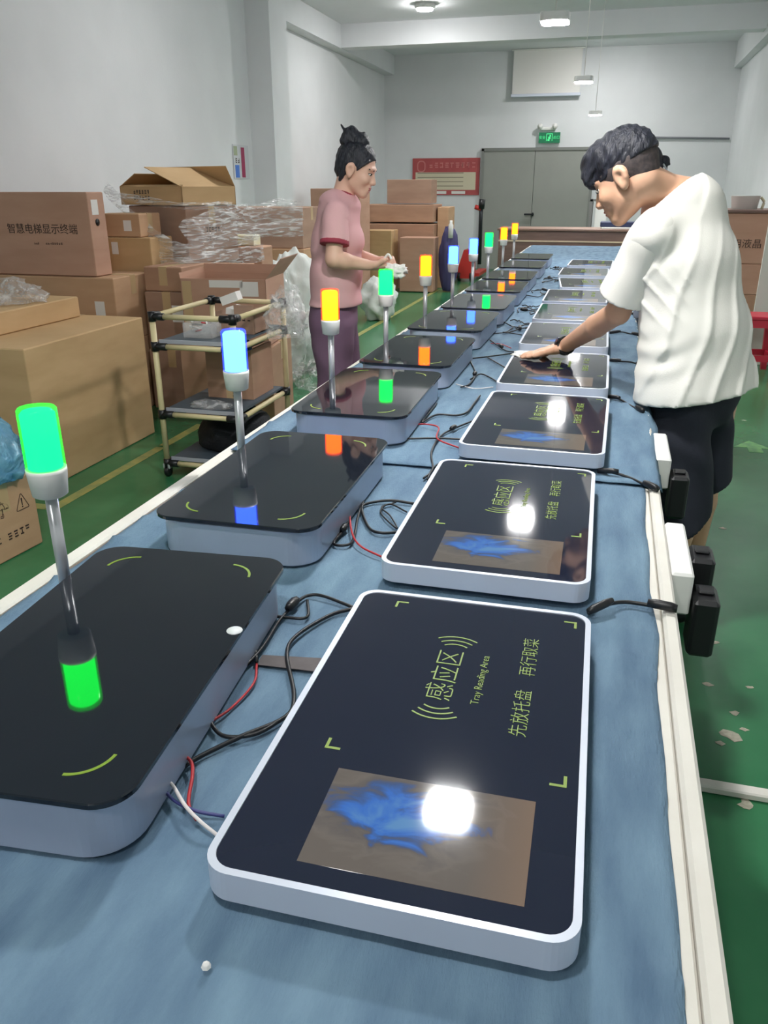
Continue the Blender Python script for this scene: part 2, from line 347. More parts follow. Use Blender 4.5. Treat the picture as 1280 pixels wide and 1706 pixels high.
# ================================================================ right row: flat readers with screens
W_, L_ = .386, .64
fr_me = MB().ringprism(rrect(W_, L_, .032, 8), rrect(W_-.017, L_-.017, .025, 8), .011, .048).mesh('frame', white_alu)
bk_me = MB().prism(rrect(W_-.012, L_-.012, .028, 8), .0112, .018).mesh('back_plate', silver)
gl_me = MB().prism(rrect(W_-.0172, L_-.0172, .0249, 8), .040, .0462).mesh('glass_panel', glass_edge)
ft_me = MB().lathe([(.012, 0), (.012, .0115)], 12).mesh('rubber_foot', black_p)
def screen_mat():
    M = bpy.data.materials.new('lcd_picture'); M.use_nodes = True; N = M.node_tree; L = N.links; P = N.nodes['Principled BSDF']
    P.inputs['Base Color'].default_value = (.012, .012, .014, 1); P.inputs['Roughness'].default_value = .05; P.inputs['Specular IOR Level'].default_value = .6
    tc = N.nodes.new('ShaderNodeTexCoord'); mp = N.nodes.new('ShaderNodeMapping'); L.new(tc.outputs['Generated'], mp.inputs[0])
    nz = N.nodes.new('ShaderNodeTexNoise'); nz.inputs['Scale'].default_value = 3.4; nz.inputs['Detail'].default_value = 6; nz.inputs['Distortion'].default_value = 1.2; L.new(mp.outputs[0], nz.inputs[0])
    # a picture: bluish sky patch towards the left half, brown-grey elsewhere, orange towards the right edge
    sx = N.nodes.new('ShaderNodeSeparateXYZ'); L.new(mp.outputs[0], sx.inputs[0])
    def math_(op, a, b=None):
        n = N.nodes.new('ShaderNodeMath'); n.operation = op
        for i, q in enumerate((a, b)):
            if q is None: continue
            if isinstance(q, (int, float)): n.inputs[i].default_value = q
            else: L.new(q, n.inputs[i])
        return n.outputs[0]
    dx = math_('MULTIPLY', math_('SUBTRACT', sx.outputs[0], .38), 1.7); dy = math_('MULTIPLY', math_('SUBTRACT', sx.outputs[1], .60), 1.9)
    rr = math_('SQRT', math_('ADD', math_('POWER', dx, 2.0), math_('POWER', dy, 2.0)))
    fac = math_('ADD', rr, math_('MULTIPLY', math_('SUBTRACT', nz.outputs['Fac'], .5), 1.5))
    rp = N.nodes.new('ShaderNodeValToRGB'); e = rp.color_ramp.elements
    e[0].position = .12; e[0].color = s2l((96, 150, 205)); e[1].position = .95; e[1].color = s2l((112, 104, 96))
    for pos, c in ((.36, (58, 118, 208)), (.50, (66, 92, 140)), (.60, (104, 98, 94)), (.80, (120, 112, 104))): q = e.new(pos); q.color = s2l(c)
    L.new(fac, rp.inputs[0])
    r2 = N.nodes.new('ShaderNodeValToRGB'); r2.color_ramp.elements[0].position = .74; r2.color_ramp.elements[1].position = 1.0; r2.color_ramp.elements[0].color = (0, 0, 0, 1); r2.color_ramp.elements[1].color = (1, 1, 1, 1); L.new(sx.outputs[0], r2.inputs[0])
    mx = N.nodes.new('ShaderNodeMixRGB'); mx.inputs[2].default_value = s2l((150, 122, 98)); L.new(math_('MULTIPLY', r2.outputs[0], .6), mx.inputs[0]); L.new(rp.outputs[0], mx.inputs[1])
    L.new(mx.outputs[0], P.inputs['Emission Color']); P.inputs['Emission Strength'].default_value = .85
    return M
scr_m = screen_mat()
scr_me = MB().box(-.097, .138, -.284, -.136, .0462, .0466).mesh('display_screen', scr_m)
def corner_me(a, b):
    w, l = .004, .02; x0, x1 = sorted((0, l*a)); y0, y1 = sorted((0, l*b)); bx0, bx1 = sorted((0, w*a)); by0, by1 = sorted((0, w*b))
    return MB().box(x0, x1, by0, by1, 0, .0004).box(bx0, bx1, *sorted((by1 if b > 0 else by0, l*b)), 0, .0004).mesh('corner_mark', lime)
CM = [((-.126, .291), corner_me(1, -1)), ((.171, .291), corner_me(-1, -1)), ((-.126, -.104), corner_me(1, 1)), ((.171, -.104), corner_me(-1, 1))]
def arc_me(rs, a0, a1, w, M_, n=14, name='wave_arc'):
    b = MB()
    for r in rs:
        v = []; f = []
        for i in range(n+1):
            a = a0+(a1-a0)*i/n; ww = w
            for q in (r-ww/2, r+ww/2): v += [(q*math.cos(a), q*math.sin(a), 0), (q*math.cos(a), q*math.sin(a), .0005)]
        for i in range(n):
            k = i*4; f += [(k+1, k+3, k+7, k+5), (k, k+4, k+6, k+2), (k, k+1, k+5, k+4), (k+2, k+6, k+7, k+3)]
        b.add(v, f)
    return b.mesh(name, M_)
arcs = [arc_me([r], PI/2-.62, PI/2+.62, .0024, lime) for r in (.030, .041, .052)]
lt1 = text_mesh('感应区', .044, lime, bold=-.0005); lt2 = text_mesh('Tray Reading Area', .0165, lime, bold=-.00018); lt3 = text_mesh('先放托盘', .0265, lime, bold=-.0003); lt4 = text_mesh('再行取菜', .0265, lime, bold=-.0003)
ORD = ['first', 'second', 'third', 'fourth', 'fifth', 'sixth', 'seventh', 'eighth', 'ninth', 'tenth']
RD = [(-.162, .875, .015), (-.1746, 1.619, .011), (-.1545, 2.362, -.010), (-.158, 3.112, .004), (-.168, 3.906, .010), (-.177, 4.65, .005), (-.19, 5.385, .01), (-.150, 6.165, .085), (-.198, 7.0, .0), (-.17, 7.86, -.02)]
RL = ['nearest silver-framed tray reader, with a large lamp glare on its lit screen', 'second silver-framed tray reader from the camera, square lamp glare above its screen', 'third silver-framed tray reader from the camera, small round lamp glare above its screen',
      'silver-framed tray reader the man is wiping with a white cloth', 'silver-framed tray reader just beyond the one being wiped, crossed by the man’s forearm', 'sixth silver-framed tray reader from the camera, just behind the bent elbow', 'seventh silver-framed tray reader from the camera, before the skewed one',
      'skewed silver-framed tray reader, eighth from the camera', 'ninth silver-framed tray reader from the camera, second to last', 'farthest silver-framed tray reader at the end of the right row']
for i, (x, y, yaw) in enumerate(RD):
    r = thing('tray_reader', RL[i], 'tray reader', (x, y, tz(y)+.001), yaw, 'flat tray readers in the right row')
    link('frame', fr_me, r); link('back_plate', bk_me, r); g = link('glass_panel', gl_me, r)
    for sx in (-1, 1):
        for sy in (-1, 1): link('rubber_foot', ft_me, r, (sx*.15, sy*.27, 0))
    link('display_screen', scr_me, g)
    for (mx, my), me in CM: link('corner_mark', me, g, (mx, my, .0462))
    for k, a in enumerate(arcs):
        link('wave_arc', a, g, (-.006, .147, .0462)); link('wave_arc', a, g, (-.006, .040, .0462), PI)
    link('lettering', lt1, g, (-.006, .0935, .0464), PI/2); link('lettering', lt2, g, (.043, .0935, .0464), PI/2); link('lettering', lt3, g, (.107, .029, .0464), PI/2); link('lettering', lt4, g, (.107, .170, .0464), PI/2)
# ================================================================ left row: black glass stations with signal lamps
GW, GL_ = .352, .625
body_me = MB().prism(rrect(GW-.016, GL_-.012, .060, 10), .001, .078, .003, smooth=False).mesh('body', silver)
ltop_me = MB().prism(rrect(GW, GL_, .045, 10), .0785, .0872, .0015).mesh('glass_top', glass_m)
arcL = arc_me([.045], PI/4-.72, PI/4+.72, .0042, lime, name='corner_arc')
pole_me = MB().lathe([(.0105, .0), (.0105, .222)], 16).mesh('pole', alu)
brk_me = MB().box(0, .045, -.014, .014, .02, .05).lathe([(.016, 0), (.016, .008)], 16).mesh('pole_bracket', dark_steel)
base_me = MB().lathe([(.024, .219), (.0285, .222), (.0325, .262), (.0325, .268)], 28).mesh('lamp_base', white_p)
core_me = MB().lathe([(.0275, .269), (.0275, .360), (.023, .365)], 20)
shell_me = MB().lathe([(.0305, .268), (.0315, .2685), (.0312, .366), (.0285, .370), (.004, .3705)], 28)
LC = {'green': (.02, 9.5, .62), 'blue': (.55, 1.6, 12.0), 'orange': (13.0, 1.35, .04)}
def lens_mat(cn):
    M = bpy.data.materials.new('lens_'+cn); M.use_nodes = True; N = M.node_tree; L = N.links; P = N.nodes['Principled BSDF']; c = LC[cn]; mxv = max(c); cc = tuple(v/mxv for v in c)
    P.inputs['Base Color'].default_value = tuple(.03+.9*v for v in cc)+(1,); P.inputs['Roughness'].default_value = .12
    P.inputs['Emission Color'].default_value = cc+(1,); P.inputs['Emission Strength'].default_value = 1.1
    tr = N.nodes.new('ShaderNodeBsdfTransparent'); tr.inputs[0].default_value = tuple(.8+.2*v for v in cc)+(1,); mx = N.nodes.new('ShaderNodeMixShader'); mx.inputs[0].default_value = .72
    L.new(P.outputs[0], mx.inputs[1]); L.new(tr.outputs[0], mx.inputs[2]); L.new(mx.outputs[0], N.nodes['Material Output'].inputs[0]); return M
LM = {c: (core_me.mesh('led_core', emis('led_'+c, LC[c], 1.35)), shell_me.mesh('lamp_lens', lens_mat(c))) for c in LC}
LD = [(-.645, .865, .085, 'green'), (-.678, 1.628, .02, 'blue'), (-.698, 2.432, .022, 'orange'), (-.70, 3.150, .0, 'green'), (-.705, 3.945, -.01, 'orange'), (-.695, 4.67, .0, 'blue'), (-.70, 5.45, .005, 'blue'), (-.705, 6.20, .0, 'green'), (-.708, 7.12, .0, 'orange'), (-.715, 8.0, .0, 'orange')]
LL = ['nearest black glass station, green signal lamp on its pole, cut off by the left edge', 'second black glass station, the nearest with a blue signal lamp, beside the pipe cart', 'third black glass station, yellow-orange signal lamp in front of the woman’s trousers', 'fourth black glass station, green signal lamp below the woman’s hands',
      'fifth black glass station, yellow signal lamp in front of the narrow brown carton', 'sixth black glass station, the nearer of two neighbouring blue signal lamps beyond the woman', 'seventh black glass station, the farther of two neighbouring blue signal lamps', 'eighth black glass station, small green signal lamp before the grey door', 'ninth black glass station, orange signal lamp second to last in the row', 'farthest black glass station, orange signal lamp at the end of the row']
stk = mat('white_sticker', (225, 228, 230), .4)
for i, (x, y, yaw, cn) in enumerate(LD):
    r = thing('signal_station', LL[i], 'signal station', (x, y, tz(y)+.001), yaw, 'black glass stations in the left row')
    link('body', body_me, r); g = link('glass_top', ltop_me, r)
    for k in range(4):
        a = k*PI/2; sx, sy = [(1, 1), (-1, 1), (-1, -1), (1, -1)][k]
        link('corner_arc', arcL, g, (sx*.083, sy*.228, .0872), a)
    q = (-GW/2-.028, .215, 0)
    link('pole', pole_me, r, q); b_ = link('pole_bracket', brk_me, r, q); link('lamp_base', base_me, r, q)
    lens = link('lamp_lens', LM[cn][1], r, q); link('led_core', LM[cn][0], lens)
    lens['label'] = 'glowing %s lamp lens' % ('yellow-orange' if cn == 'orange' else cn)
    if i == 0: MB().lathe([(.012, 0), (.012, .0006)], 16).build('sticker', stk, g, (.166, .06, .0873))
# ================================================================ cables on the cloth (traced on the cloth plane)
ncab = 0
def cable(pts, label, r=.0028, m_=None, z=None, plugs=(), lift=0, sub=6, name='power_cable', cat='cable', group='cables lying between the two rows'):
    P = []
    for i, q in enumerate(pts):
        c = atz(q[0], q[1], .758); zz = tz(c.y)+r+.0012; c = atz(q[0], q[1], zz)
        c.z += lift*math.sin(PI*i/(len(pts)-1)) + (0.002 if i % 2 else 0); P.append(c)
    return cable3(P, label, r, m_, plugs, sub, name, cat, group)
def cable3(P, label, r=.0028, m_=None, plugs=(), sub=6, name='power_cable', cat='cable', group='cables lying between the two rows'):
    t = thing(name, label, cat, P[0], 0, group); o = Vector(P[0]); Q = [Vector(p)-o for p in P]
    MB().tube(Q, r, 6, sub).build('cord', m_ or cable_m, t)
    for (i, ln, rad) in plugs:
        a = Q[i]; b = Q[min(i+1, len(Q)-1)] if i < len(Q)-1 else Q[i-1]; d_ = (b-a).normalized()*ln
        c0 = a+Vector((0, 0, rad-r)); MB().tube([c0, c0+d_*.2, c0+d_*.75, c0+d_], lambda u: rad*(1 if .1 < u < .7 else .72), 8, 1).build('plug', black_p, t)
    return t
cable([(232, 1322), (270, 1305), (325, 1265), (400, 1230), (475, 1195), (490, 1160), (478, 1090), (495, 1060), (550, 1025), (588, 1016)], 'long black cable from the nearest station curving up to the nearest reader', .0034)
cable([(592, 1013), (540, 995), (515, 992), (495, 1005), (465, 1035), (430, 1090), (360, 1155), (347, 1190), (370, 1225), (425, 1225), (468, 1200)], 'black cable with a round plug looping beside the nearest reader', .003, plugs=[(3, .035, .009)])
cable([(512, 1000), (511, 1030), (470, 1028), (435, 1025), (425, 1055), (428, 1105)], 'short black cable bent into a square hook above the brown strip', .0028)
cable([(428, 1105), (423, 1140), (385, 1180), (345, 1208), (318, 1226)], 'thin red and black lead ending in a small black plug', .002, red_m, plugs=[(3, .04, .008)])
cable([(288, 1250), (305, 1265), (320, 1280), (322, 1305), (315, 1345), (328, 1368)], 'bare red wire curling out of the nearest station', .0024, red_m, lift=.01, name='signal_wire', cat='wire')
cable([(258, 1296), (285, 1315), (310, 1355), (335, 1380), (364, 1393)], 'bare white wire running to the corner of the nearest reader', .0024, whitew, lift=.012, name='signal_wire', cat='wire')
cable([(289, 1252), (270, 1300), (285, 1335), (325, 1357), (374, 1360)], 'bare dark blue wire beside the red wire at the nearest station', .0022, bluew, lift=.006, name='signal_wire', cat='wire')
cable([(690, 839), (650, 835), (612, 839), (603, 850), (615, 879), (634, 889), (662, 887)], 'black cable looping from the second station under the second reader', .0034)
cable([(678, 853), (650, 841), (634, 851), (645, 868), (662, 880), (650, 860), (636, 845), (660, 838)], 'thin black loop of cable at the left side of the second reader', .002)
cable([(600, 828), (590, 826), (581, 850), (576, 880), (556, 905), (580, 909), (590, 895), (597, 860), (606, 835)], 'black cable bundle gathered against the side of the second station', .003, plugs=[(3, .03, .008)])
cable([(603, 834), (588, 845), (583, 858), (587, 895), (602, 914), (636, 929)], 'twisted red wire reaching the corner of the second reader', .0022, red_m, lift=.008, name='signal_wire', cat='wire')
cable([(547, 906), (570, 885), (585, 860), (596, 834)], 'short straight black lead along the side of the second station', .0028)
cable([(728, 672), (703, 704)], 'stiff straight black lead beside the third station', .0026, sub=1)
cable([(703, 704), (728, 692), (760, 692), (778, 688), (790, 672), (800, 660)], 'black cable snaking from the third station to the third reader', .0034)
cable([(694, 707), (715, 712), (731, 718), (729, 736), (765, 746)], 'red wires knotted halfway between the third station and third reader', .0024, red_m, lift=.01, name='signal_wire', cat='wire')
cable([(676, 731), (728, 731), (772, 732)], 'straight black cable crossing in front of the third reader', .003)
cable([(799, 697), (759, 714), (734, 727), (719, 754), (721, 782), (706, 798)], 'black cable dropping from the third reader behind the second reader', .003, plugs=[(1, .03, .008)])
cable([(781, 770), (745, 768), (722, 780), (712, 800)], 'black cable curling round the back edge of the second reader', .0026)
cable([(753, 634), (779, 601), (786, 606), (792, 624), (782, 640), (768, 646)], 'black cable looping at the side of the fourth station', .003, plugs=[(3, .03, .009)])
cable([(784, 632), (800, 624), (815, 628), (829, 637)], 'black cable plugged into the front corner of the wiped reader', .003)
cable([(788, 597), (820, 594), (866, 587)], 'straight black cable leading to the back corner of the wiped reader', .0032)
cable([(812, 595), (826, 604), (845, 614)], 'short black cable at the left edge of the wiped reader', .0028)
cable([(760, 640), (790, 648), (822, 645)], 'thin grey-white wire lying before the wiped reader', .002, whitew, name='signal_wire', cat='wire')
cable([(816, 566), (832, 578), (846, 585), (862, 587)], 'black cable with a plug running along the fifth station', .003, plugs=[(1, .04, .009)])
cable([(820, 556), (845, 555), (870, 558)], 'black cable crossing to the fifth reader', .0026)
cable([(818, 572), (835, 574), (852, 580)], 'red wire lying beside the fifth station', .002, red_m, name='signal_wire', cat='wire')
# tangles farther down the gap: each lead follows the cloth between the rows
rn = random.Random(21); spots = [(4.35, 'sixth'), (5.05, 'seventh'), (5.85, 'eighth'), (6.75, 'ninth'), (7.7, 'farthest')]
for Y, nm in spots:
    for k, kind in enumerate(('wound into loose coils', 'with a thick plug', 'crossing over to the reader')):
        P = []; y = Y-.12+.12*k; ph = rn.uniform(0, 6)
        for s in range(9):
            u = s/8; X = -.505+.13*u+(.035*math.sin(ph+u*9) if k < 2 else .01*math.sin(u*7)); P.append(Vector((X, y+.16*math.sin(ph*2+u*(7-2*k))*(.8 if k < 2 else .4), Z2+.0045+(.006 if s % 2 else 0))))
        cable3(P, 'black cable %s beside the %s station' % (kind, nm), .0032, plugs=[(3, .045, .01)] if k == 1 else ())
# leads from the readers to the right-hand rail
def rcable(pts, label, plug=True):
    P = []
    for i, q in enumerate(pts):
        c = atz(q[0], q[1], .765); z = .762+.006*(i == 1); c = atz(q[0], q[1], z if c.x < .172 else .757); P.append(c)
    return cable3(P, label, .0036, plugs=[(0, .055, .0075), (len(P)-1, .05, .009)] if plug else (), group='leads from the readers to the right rail')
rcable([(980, 1022), (1010, 1008), (1040, 1003), (1080, 1008), (1128, 1018)], 'black lead with two plugs from the nearest reader over the white rail')
rcable([(996, 786), (1020, 787), (1050, 796), (1075, 808), (1096, 818)], 'black lead from the second reader across to the white rail')
rcable([(1014, 662), (1030, 664), (1050, 675), (1072, 687)], 'black lead from the third reader to the right edge beside the man')
rcable([(1016, 601), (1035, 602), (1055, 604), (1072, 612)], 'black lead from the wiped reader to the right edge')
rcable([(1016, 555), (1035, 553), (1050, 556), (1068, 560)], 'black lead from the fifth reader to the right edge, behind the forearm')
rcable([(1014, 512), (1030, 516), (1050, 522), (1062, 526)], 'black lead from the sixth reader, showing under the white sleeve')
# small stuff on the cloth
a = [atz(*q, Z1+.0025) for q in ((437, 1092), (548, 1098), (538, 1121), (428, 1108))]
tag(MB().add([*a, *[p+Vector((0, 0, .0012)) for p in a]], [(0, 3, 2, 1), (4, 5, 6, 7), (0, 1, 5, 4), (1, 2, 6, 5), (2, 3, 7, 6), (3, 0, 4, 7)]).build('brown_strip', mat('brown_strip', (84, 78, 78), .7, var=.15, scale=30)), 'dull brown strip lying across the cloth between the two nearest units', 'strip')
q = atz(344, 1613, Z1+.003); tag(MB().lathe([(.001, 0), (.005, .002), (.0035, .006), (.001, .008)], 7, q, smooth=False).build('paper_scrap', paper), 'tiny white scrap on the cloth at the bottom of the picture', 'scrap')
# socket boxes and adapters along the right rail
def sockets(Y0, Y1, label, lab2, zt=.752, adapters=1):
    t = thing('socket_strip', label, 'socket strip', (.176, Y0, 0)); MB().box(0, .042, 0, Y1-Y0, zt-.09, zt, .005).build('housing', white_p, t)
    for k in range(3): MB().box(.0425, .044, .04+k*.09, .08+k*.09, zt-.065, zt-.025).build('outlet', black_p, t)
    ym = (Y0+Y1)/2
    for k in range(adapters):
        u = thing('power_adapter', lab2[k], 'power adapter', (.221, Y0-.02+.13*k, zt-.17+.05*k)); MB().box(0, .05, 0, .085, .0, .125-.02*k, .008).build('case', black_p, u); MB().box(.01, .04, .03, .06, .125-.02*k, .132-.02*k, .004).build('cable_boss', cable_m, u)
sockets(1.50, 1.77, 'longer white socket strip fixed to the right rail, nearest the camera', ['larger black power adapter plugged in at the near socket strip', 'smaller black power adapter behind the larger one at the near socket strip'], adapters=2)
sockets(2.24, 2.50, 'shorter white socket strip on the right rail at the man’s thigh', ['black power adapter at the far socket strip, in front of the man’s shorts'])
# ================================================================ floor marks
ytape = mat('yellow_floor_tape', (178, 168, 92), .6, rgb2=(120, 140, 88), scale=14, lo=.3, hi=.75)
for k, (y0, y1) in enumerate(((3.05, 4.10), (4.13, 4.62), (4.9, 5.5), (5.55, 7.2), (7.25, 9.4), (9.45, 12.4))):
    tag(MB().box(-2.535, -2.475, y0, y1, .0005, .002).build('floor_tape', ytape), ['long yellow floor tape piece beside the nearest big carton', 'yellow floor tape piece seen through the cart legs', 'yellow floor tape piece seen under the cart shelf', 'yellow floor tape piece between the cart and the woman', 'yellow floor tape piece in front of the white foam', 'farthest yellow floor tape piece towards the pallet truck'][k], 'floor tape', 'yellow tape along the left aisle')
tag(MB().box(-2.9, -2.54, 3.05, 3.11, .0005, .002).build('floor_tape', ytape), 'short yellow floor tape piece turning off behind the small carton', 'floor tape', 'yellow tape along the left aisle')
tag(MB().box(.22, 1.74, 1.80, 1.835, .0005, .022, .004).build('floor_batten', rail_m), 'white batten lying across the green floor at the lower right', 'batten')
am = mat('faded_green_print', (104, 156, 88), .6, rgb2=(70, 122, 78), scale=20)
q = atz(1252, 742, .001); b = MB(); b.prism([(q.x-.11, q.y-.06), (q.x-.03, q.y-.05), (q.x-.03, q.y-.14), (q.x+.05, q.y-.14), (q.x+.05, q.y-.05), (q.x+.12, q.y-.06), (q.x, q.y+.1)], .0005, .0015)
tag(b.build('floor_arrow', am), 'faded light green arrow mark on the right-hand floor', 'floor mark')
rn = random.Random(4); sm = mat('pale_scuff', (172, 168, 150), .8, var=.2, scale=60)
for k, (px, py, s, sl) in enumerate([(1219, 1225, .024, 'largest pale chipped patch in the floor paint, above the white batten'), (1200, 1238, .010, 'small pale chip just below the largest patch of bare floor'), (1190, 1070, .012, 'pale chip in the floor paint beside the black adapters'), (1240, 1215, .009, 'small pale chip right of the largest patch of bare floor'), (1245, 1340, .016, 'pale chip in the floor paint just below the white batten'), (1250, 1145, .010, 'pale chip in the floor paint near the right edge, above the largest patch'), (1205, 880, .012, 'pale chip in the floor paint beside the man’s calf'), (1240, 700, .012, 'pale chip in the floor paint beyond the green arrow'), (1190, 760, .012, 'pale chip in the floor paint left of the green arrow'), (40, 990, .016, 'pale scuff on the floor in front of the small printed carton'), (160, 745, .012, 'pale scuff on the floor beside the largest carton'), (1180, 1140, .012, 'pale chip in the floor paint close to the white table rail'), (1225, 1188, .011, 'pale chip in the floor paint just above the largest patch')]):
    q = atz(px, py, .001); n = 9; pts = [(q.x+s*(.6+.7*rn.random())*math.cos(2*PI*i/n)*1.3, q.y+s*(.6+.7*rn.random())*math.sin(2*PI*i/n)) for i in range(n)]
    o = MB().prism(pts, .0004, .0012).build('floor_scuff', sm); tag(o, sl, 'floor mark', 'chipped spots in the floor paint')
# ================================================================ pipe cart
def pipe(b, p, q, r=.014): b.tube([p, q], r, 12, 1)
t = thing('pipe_cart', 'three-tier cart of cream coated pipes with black joints left of the table', 'cart', (-2.2, 3.65, 0)); CW, CD = .44, .66
for X in (0, CW):
    for Y in (0, CD):
        MB().tube([(X, Y, .075), (X, Y, .86)], .015, 12, 1).build('post', cream, t)
        c = link('caster', None, t, (X, Y, 0)); MB().lathe([(.028, -.011), (.03, -.008), (.03, .008), (.028, .011)], 16, M=Matrix.Translation((0, 0, .03)) @ Matrix.Rotation(PI/2, 4, 'Y')).build('wheel', black_p, c); MB().box(-.02, .02, -.018, .018, .045, .075, .004).build('fork', alu, c)
for z in (.075, .345, .70, .85):
    for (p, q) in (((0, 0), (CW, 0)), ((0, CD), (CW, CD)), ((0, 0), (0, CD)), ((CW, 0), (CW, CD))):
        if z > .8 and p[1] == 0 and q[1] == CD: pass
        dx, dy = q[0]-p[0], q[1]-p[1]; L = math.hypot(dx, dy); ux, uy = dx/L, dy/L
        MB().tube([(p[0]+ux*.05, p[1]+uy*.05, z), (q[0]-ux*.05, q[1]-uy*.05, z)], .0135, 12, 1).build('cross_pipe', cream, t)
        for (e, s) in ((p, 1), (q, -1)): MB().tube([(e[0], e[1], z), (e[0]+s*ux*.065, e[1]+s*uy*.065, z)], .019, 10, 1).build('pipe_joint', black_p, t)
    for X in (0, CW):
        for Y in (0, CD): MB().lathe([(.0205, -.024), (.0205, .024)], 12, (X, Y, z)).build('joint_collar', black_p, t)
    if z < .8:
        s_ = MB().box(.018, CW-.018, .018, CD-.018, z+.016, z+.028).build('shelf_board', grey_s, t); MB().box(.018, CW-.018, .012, .018, z+.014, z+.034).build('shelf_trim', greyt, s_)
pm_ = text_mesh('CY  I', .045, black_p); o = link('post_marking', pm_, t); o.matrix_local = Matrix.Translation((CW, -.0156, .50)) @ Matrix.Rotation(PI/2, 4, 'X') @ Matrix.Rotation(PI/2, 4, 'Z')
# goods on the cart
SH = [.104+.0, .374, .729]
def at(o, x, y, z): o.location = (-2.2+x, 3.65+y, z); return o
o = thing('clear_tray', 'clear plastic tray of small parts on the cart top shelf', 'tray'); at(o, .10, .12, SH[2])
MB().box(0, .16, 0, .12, 0, .004).box(0, .003, 0, .12, 0, .075).box(.157, .16, 0, .12, 0, .075).box(0, .16, 0, .003, 0, .075).box(0, .16, .117, .12, 0, .075).build('tray_wall', film('clear_tray_film', clear=.8, bscale=8, bump=.3, body=.3), o)
for k in range(9): MB().tube([(random.uniform(.02, .13), random.uniform(.02, .1), .03+.008*k), (random.uniform(.02, .13), random.uniform(.02, .1), .04+.008*k)], .005, 6, 1).build('small_part', [red_m, white_p, white_p, black_p][k % 4], o)
o = thing('parts_box', 'low open brown box with white papers on the cart top shelf', 'box'); at(o, .20, .30, SH[2])
MB().box(0, .22, 0, .2, 0, .004).box(0, .004, 0, .2, 0, .11).box(.216, .22, 0, .2, 0, .13).box(0, .22, 0, .004, 0, .10).box(.11, .22, -.004, 0, 0, .15).box(0, .22, .196, .2, 0, .11).build('box_wall', carton_mat(3), o)
MB().box(.03, .12, .03, .17, .06, .135, M=Matrix.Rotation(.15, 4, 'Y')).box(.06, .16, .06, .12, .12, .165, M=Matrix.Rotation(-.35, 4, 'Y')).build('paper_bundle', paper, o)
tm = print_marks([(0, 0, .08, .04, 3)], ink, 5); q = link('box_print', tm, o, (.165, -.0042, .085)); q.rotation_euler = (PI/2, 0, 0)
o = thing('brown_carton', 'brown carton standing on the middle shelf of the pipe cart', 'carton'); at(o, .12, .30, SH[1])
MB().box(0, .27, 0, .28, 0, .27).build('carton_body', carton_mat(1), o); MB().box(.11, .16, -.001, .281, -.0, .2712).build('tape', tape_m, o)
bagm = mat('dark_blue_bag', (40, 44, 92), .35, bump=.8, bscale=20)
def blob(name, M_, c, r, amp, fr, label, cat, n=28, flat=.35, parent=None, seed=0):
    v = []; f = []
    for j in range(n+1):
        th = PI*j/n
        for i in range(2*n):
            ph = PI*i/n; d_ = Vector((math.sin(th)*math.cos(ph), math.sin(th)*math.sin(ph), math.cos(th)))
            k = 1+amp*noise.noise(d_*fr+Vector((seed, seed, 0)))+.5*amp*noise.noise(d_*fr*2.7+Vector((seed, 0, seed)))+.12*amp*abs(noise.noise(d_*fr*5))
            p = Vector((d_.x*r[0]*k, d_.y*r[1]*k, d_.z*r[2]*k)); p.z = max(p.z, -r[2]*flat); v.append(p)
    for j in range(n):
        for i in range(2*n): a = j*2*n+i; b_ = j*2*n+(i+1) % (2*n); f.append((a, a+2*n, b_+2*n, b_))
    o = MB().add(v, f, True).build(name, M_, parent, c)
    if label: tag(o, label, cat)
    return o
blob('dark_bag', bagm, (-2.2+.33, 3.65+.22, SH[1]+.27+.035), (.09, .09, .06), .3, 2, 'small dark blue bag lying on the carton inside the pipe cart', 'bag', 16, .5, None, 3)
clearbag = film('clear_bag_film', clear=.88, bscale=18, rough=.12)
blob('clear_bag', clearbag, (-2.2+.56, 3.65+.40, SH[2]+.07), (.10, .12, .15), .45, 2.2, 'crumpled clear plastic bag hanging at the right of the cart top', 'bag', 22, .6, None, 8)
blob('flat_bag', clearbag, (-2.2+.25, 3.65+.08, SH[1]+.012), (.12, .05, .03), .35, 2.5, 'flat clear plastic bag at the front of the middle cart shelf', 'bag', 14, .3, None, 5)
darkb = mat('black_foam', (26, 28, 34), .8, bump=.5, bscale=50)
blob('black_bundle', darkb, (-2.2+.24, 3.65+.36, SH[0]+.07), (.19, .24, .15), .12, 2, 'black bundle lying on the bottom shelf of the pipe cart', 'bundle', 20, .45, None, 2)
